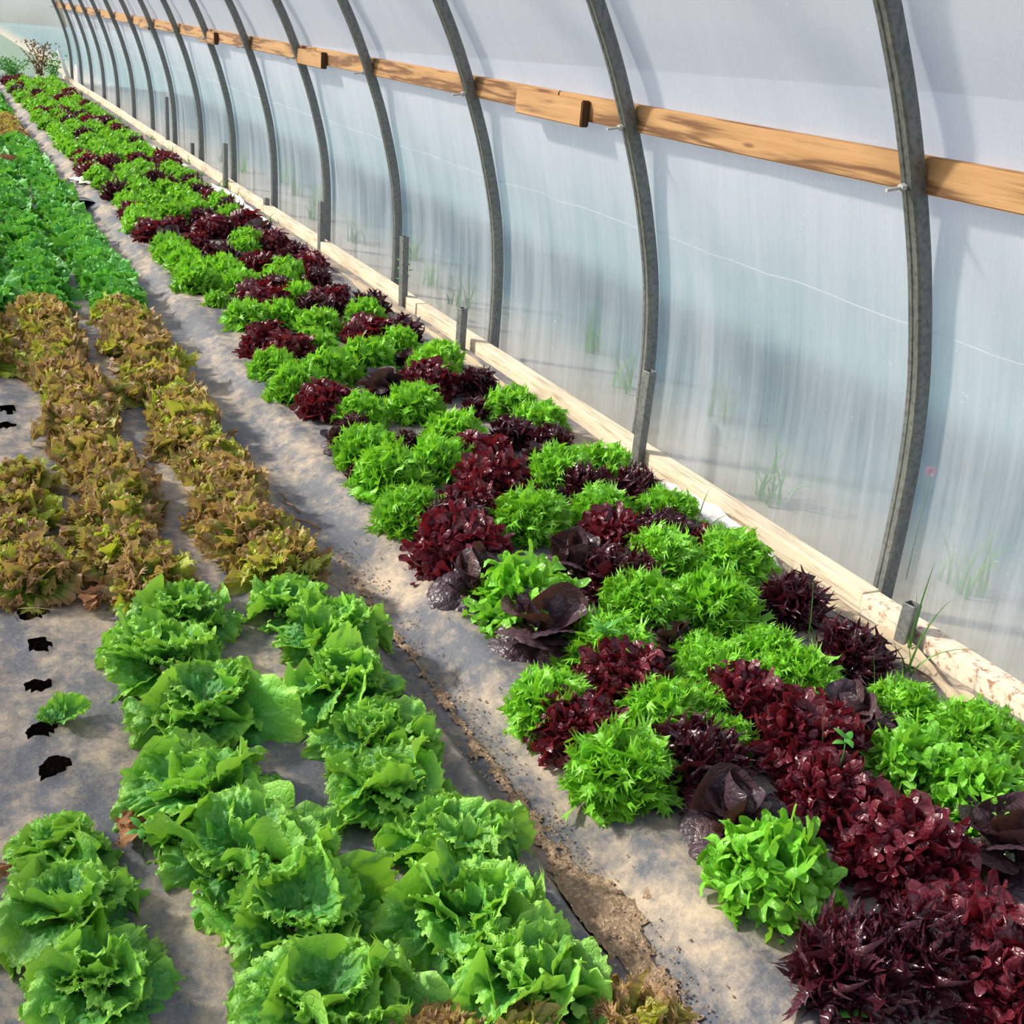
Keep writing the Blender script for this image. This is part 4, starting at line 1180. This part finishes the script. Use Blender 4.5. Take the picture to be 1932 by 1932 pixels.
# soil rim in each planting hole
# the far end
def bush(x, y, h, n, label, m, name, spread=0.5):
    r_ = random.Random(int(h * 100) + n)
    o = thing(name, label, 'plant', (x, y, -0.03))
    V, F = [], []
    for k in range(6):
        az = r_.uniform(0, 6.28); ln = r_.uniform(.1, spread)
        a, b = tube([(0, 0, 0), (math.cos(az) * ln * .4, math.sin(az) * ln * .4, h * .5), (math.cos(az) * ln, math.sin(az) * ln, h * r_.uniform(.8, 1.05))], 0.006, 4)
        off = len(V); V += a; F += [tuple(i + off for i in f) for f in b]
    link('stems', mesh_np('stems', V, F, m=M[m]), o)
    V, F = [], []
    for k in range(n):
        az = r_.uniform(0, 6.28); f = r_.uniform(.1, 1.05); ln = spread * f * r_.uniform(.1, 1.1)
        p = Vector((math.cos(az) * ln, math.sin(az) * ln * .7, h * f))
        d = Vector((r_.gauss(0, 1), r_.gauss(0, 1), r_.gauss(0.3, 1))).normalized() * r_.uniform(.03, .07)
        q = d.cross(Vector((r_.gauss(0, 1), r_.gauss(0, 1), r_.gauss(0, 1)))).normalized() * 0.014
        off = len(V); V += [p, p + d * .5 + q, p + d, p + d * .5 - q]; F.append((off, off + 1, off + 2, off + 3))
    c = link('leaves', mesh_np('leaves', V, F, smooth=False, m=M[m]), o); c['kind'] = 'stuff'
    return o
bush(1.92, 23.7, 0.62, 420, 'dry brown weed bush standing at the far end wall', 'brown', 'dry_bush', 0.34)
bush(2.15, 23.8, 0.42, 260, 'sparse green weed beside the brown bush at the end wall', 'weed', 'weed_bush', 0.25)
bush(1.45, 23.6, 0.30, 420, 'low dark green weeds at the far end of path', 'weed', 'weed_bush', 0.4)
bush(1.05, 23.4, 0.34, 420, 'dense dark green weeds at the far left end', 'weed', 'weed_bush', 0.45)
for (a, b, lab) in (((2.20, 23.2, 0.52), (2.36, 23.1, 0.0), 'leaning white plastic pipe at the far hoops'), ((2.40, 22.3, 0.33), (2.42, 22.2, 0.0), 'short white plastic pipe standing near the far foot board')):
    V, F = tube([a, tuple((p + q) / 2 for p, q in zip(a, b)), b], 0.03, 10)
    tag(link('plastic_pipe', mesh_np('plastic_pipe', V, F, m=M['pvc'])), lab, 'pipe')
for i, (x, y) in enumerate([(1.55, 22.7), (1.75, 22.9), (1.25, 22.6)]):
    V, F = [], []
    for a in range(9):
        for b in range(7):
            u, v = a / 8, b / 6
            V.append((x + .16 * u, y + .25 * v, .02 + .09 * math.sin(math.pi * u) * math.sin(math.pi * v) + .02 * noise.noise((u * 4 + i, v * 4, 2))))
    for a in range(8):
        for b in range(6):
            F.append((a * 7 + b, (a + 1) * 7 + b, (a + 1) * 7 + b + 1, a * 7 + b + 1))
    tag(link('plastic_scrap', mesh_np('plastic_scrap', V, F, m=M['white'])), ['pale plastic bag among lettuces at the bed end, middle one', 'pale plastic bag nearest the wall at the bed end', 'pale plastic bag beside the path at the bed end'][i], 'scrap')

# plants outside, seen dimly through the film
o = thing('clover_flower', 'pink clover flower outside, seen through the film', 'flower', (2.74, 2.49, -0.05))
V, F = tube([(0, 0, 0), (0.01, 0.01, 0.2), (0, 0, 0.37)], 0.0025, 5)
link('stem', mesh_np('stem', V, F, m=M['weed']), o)
V, F = [], []
r_ = random.Random(2)
for k in range(46):
    d = Vector((r_.gauss(0, 1), r_.gauss(0, 1), r_.gauss(.3, 1))).normalized()
    q = d.orthogonal().normalized() * 0.003
    off = len(V); c0 = Vector((0, 0, 0.375))
    V += [c0 + d * .004 - q, c0 + d * .004 + q, c0 + d * .019 + q * .7, c0 + d * .019 - q * .7]; F.append((off, off + 1, off + 2, off + 3))
pm = plain('clover_pink', lin(226, 120, 150), 0.6, 0.2, trans=0.3)
link('blossom', mesh_np('blossom', V, F, smooth=False, m=pm), o)
og = random.Random(12)
for i in range(16):
    y = 1.7 + i * 0.75 + og.uniform(-.2, .2)
    tuft(2.72 + og.uniform(0, .45), y, [(og.uniform(.10, .32), og.uniform(.2, .9), og.uniform(0, 6.28)) for _ in range(16)], 'blurred weed clump outside the film, %s from the front' % ordinal(i + 1), 0.007, -0.06, 'weed' if i % 3 else 'grass', True, 'weed', 'outside_weeds')
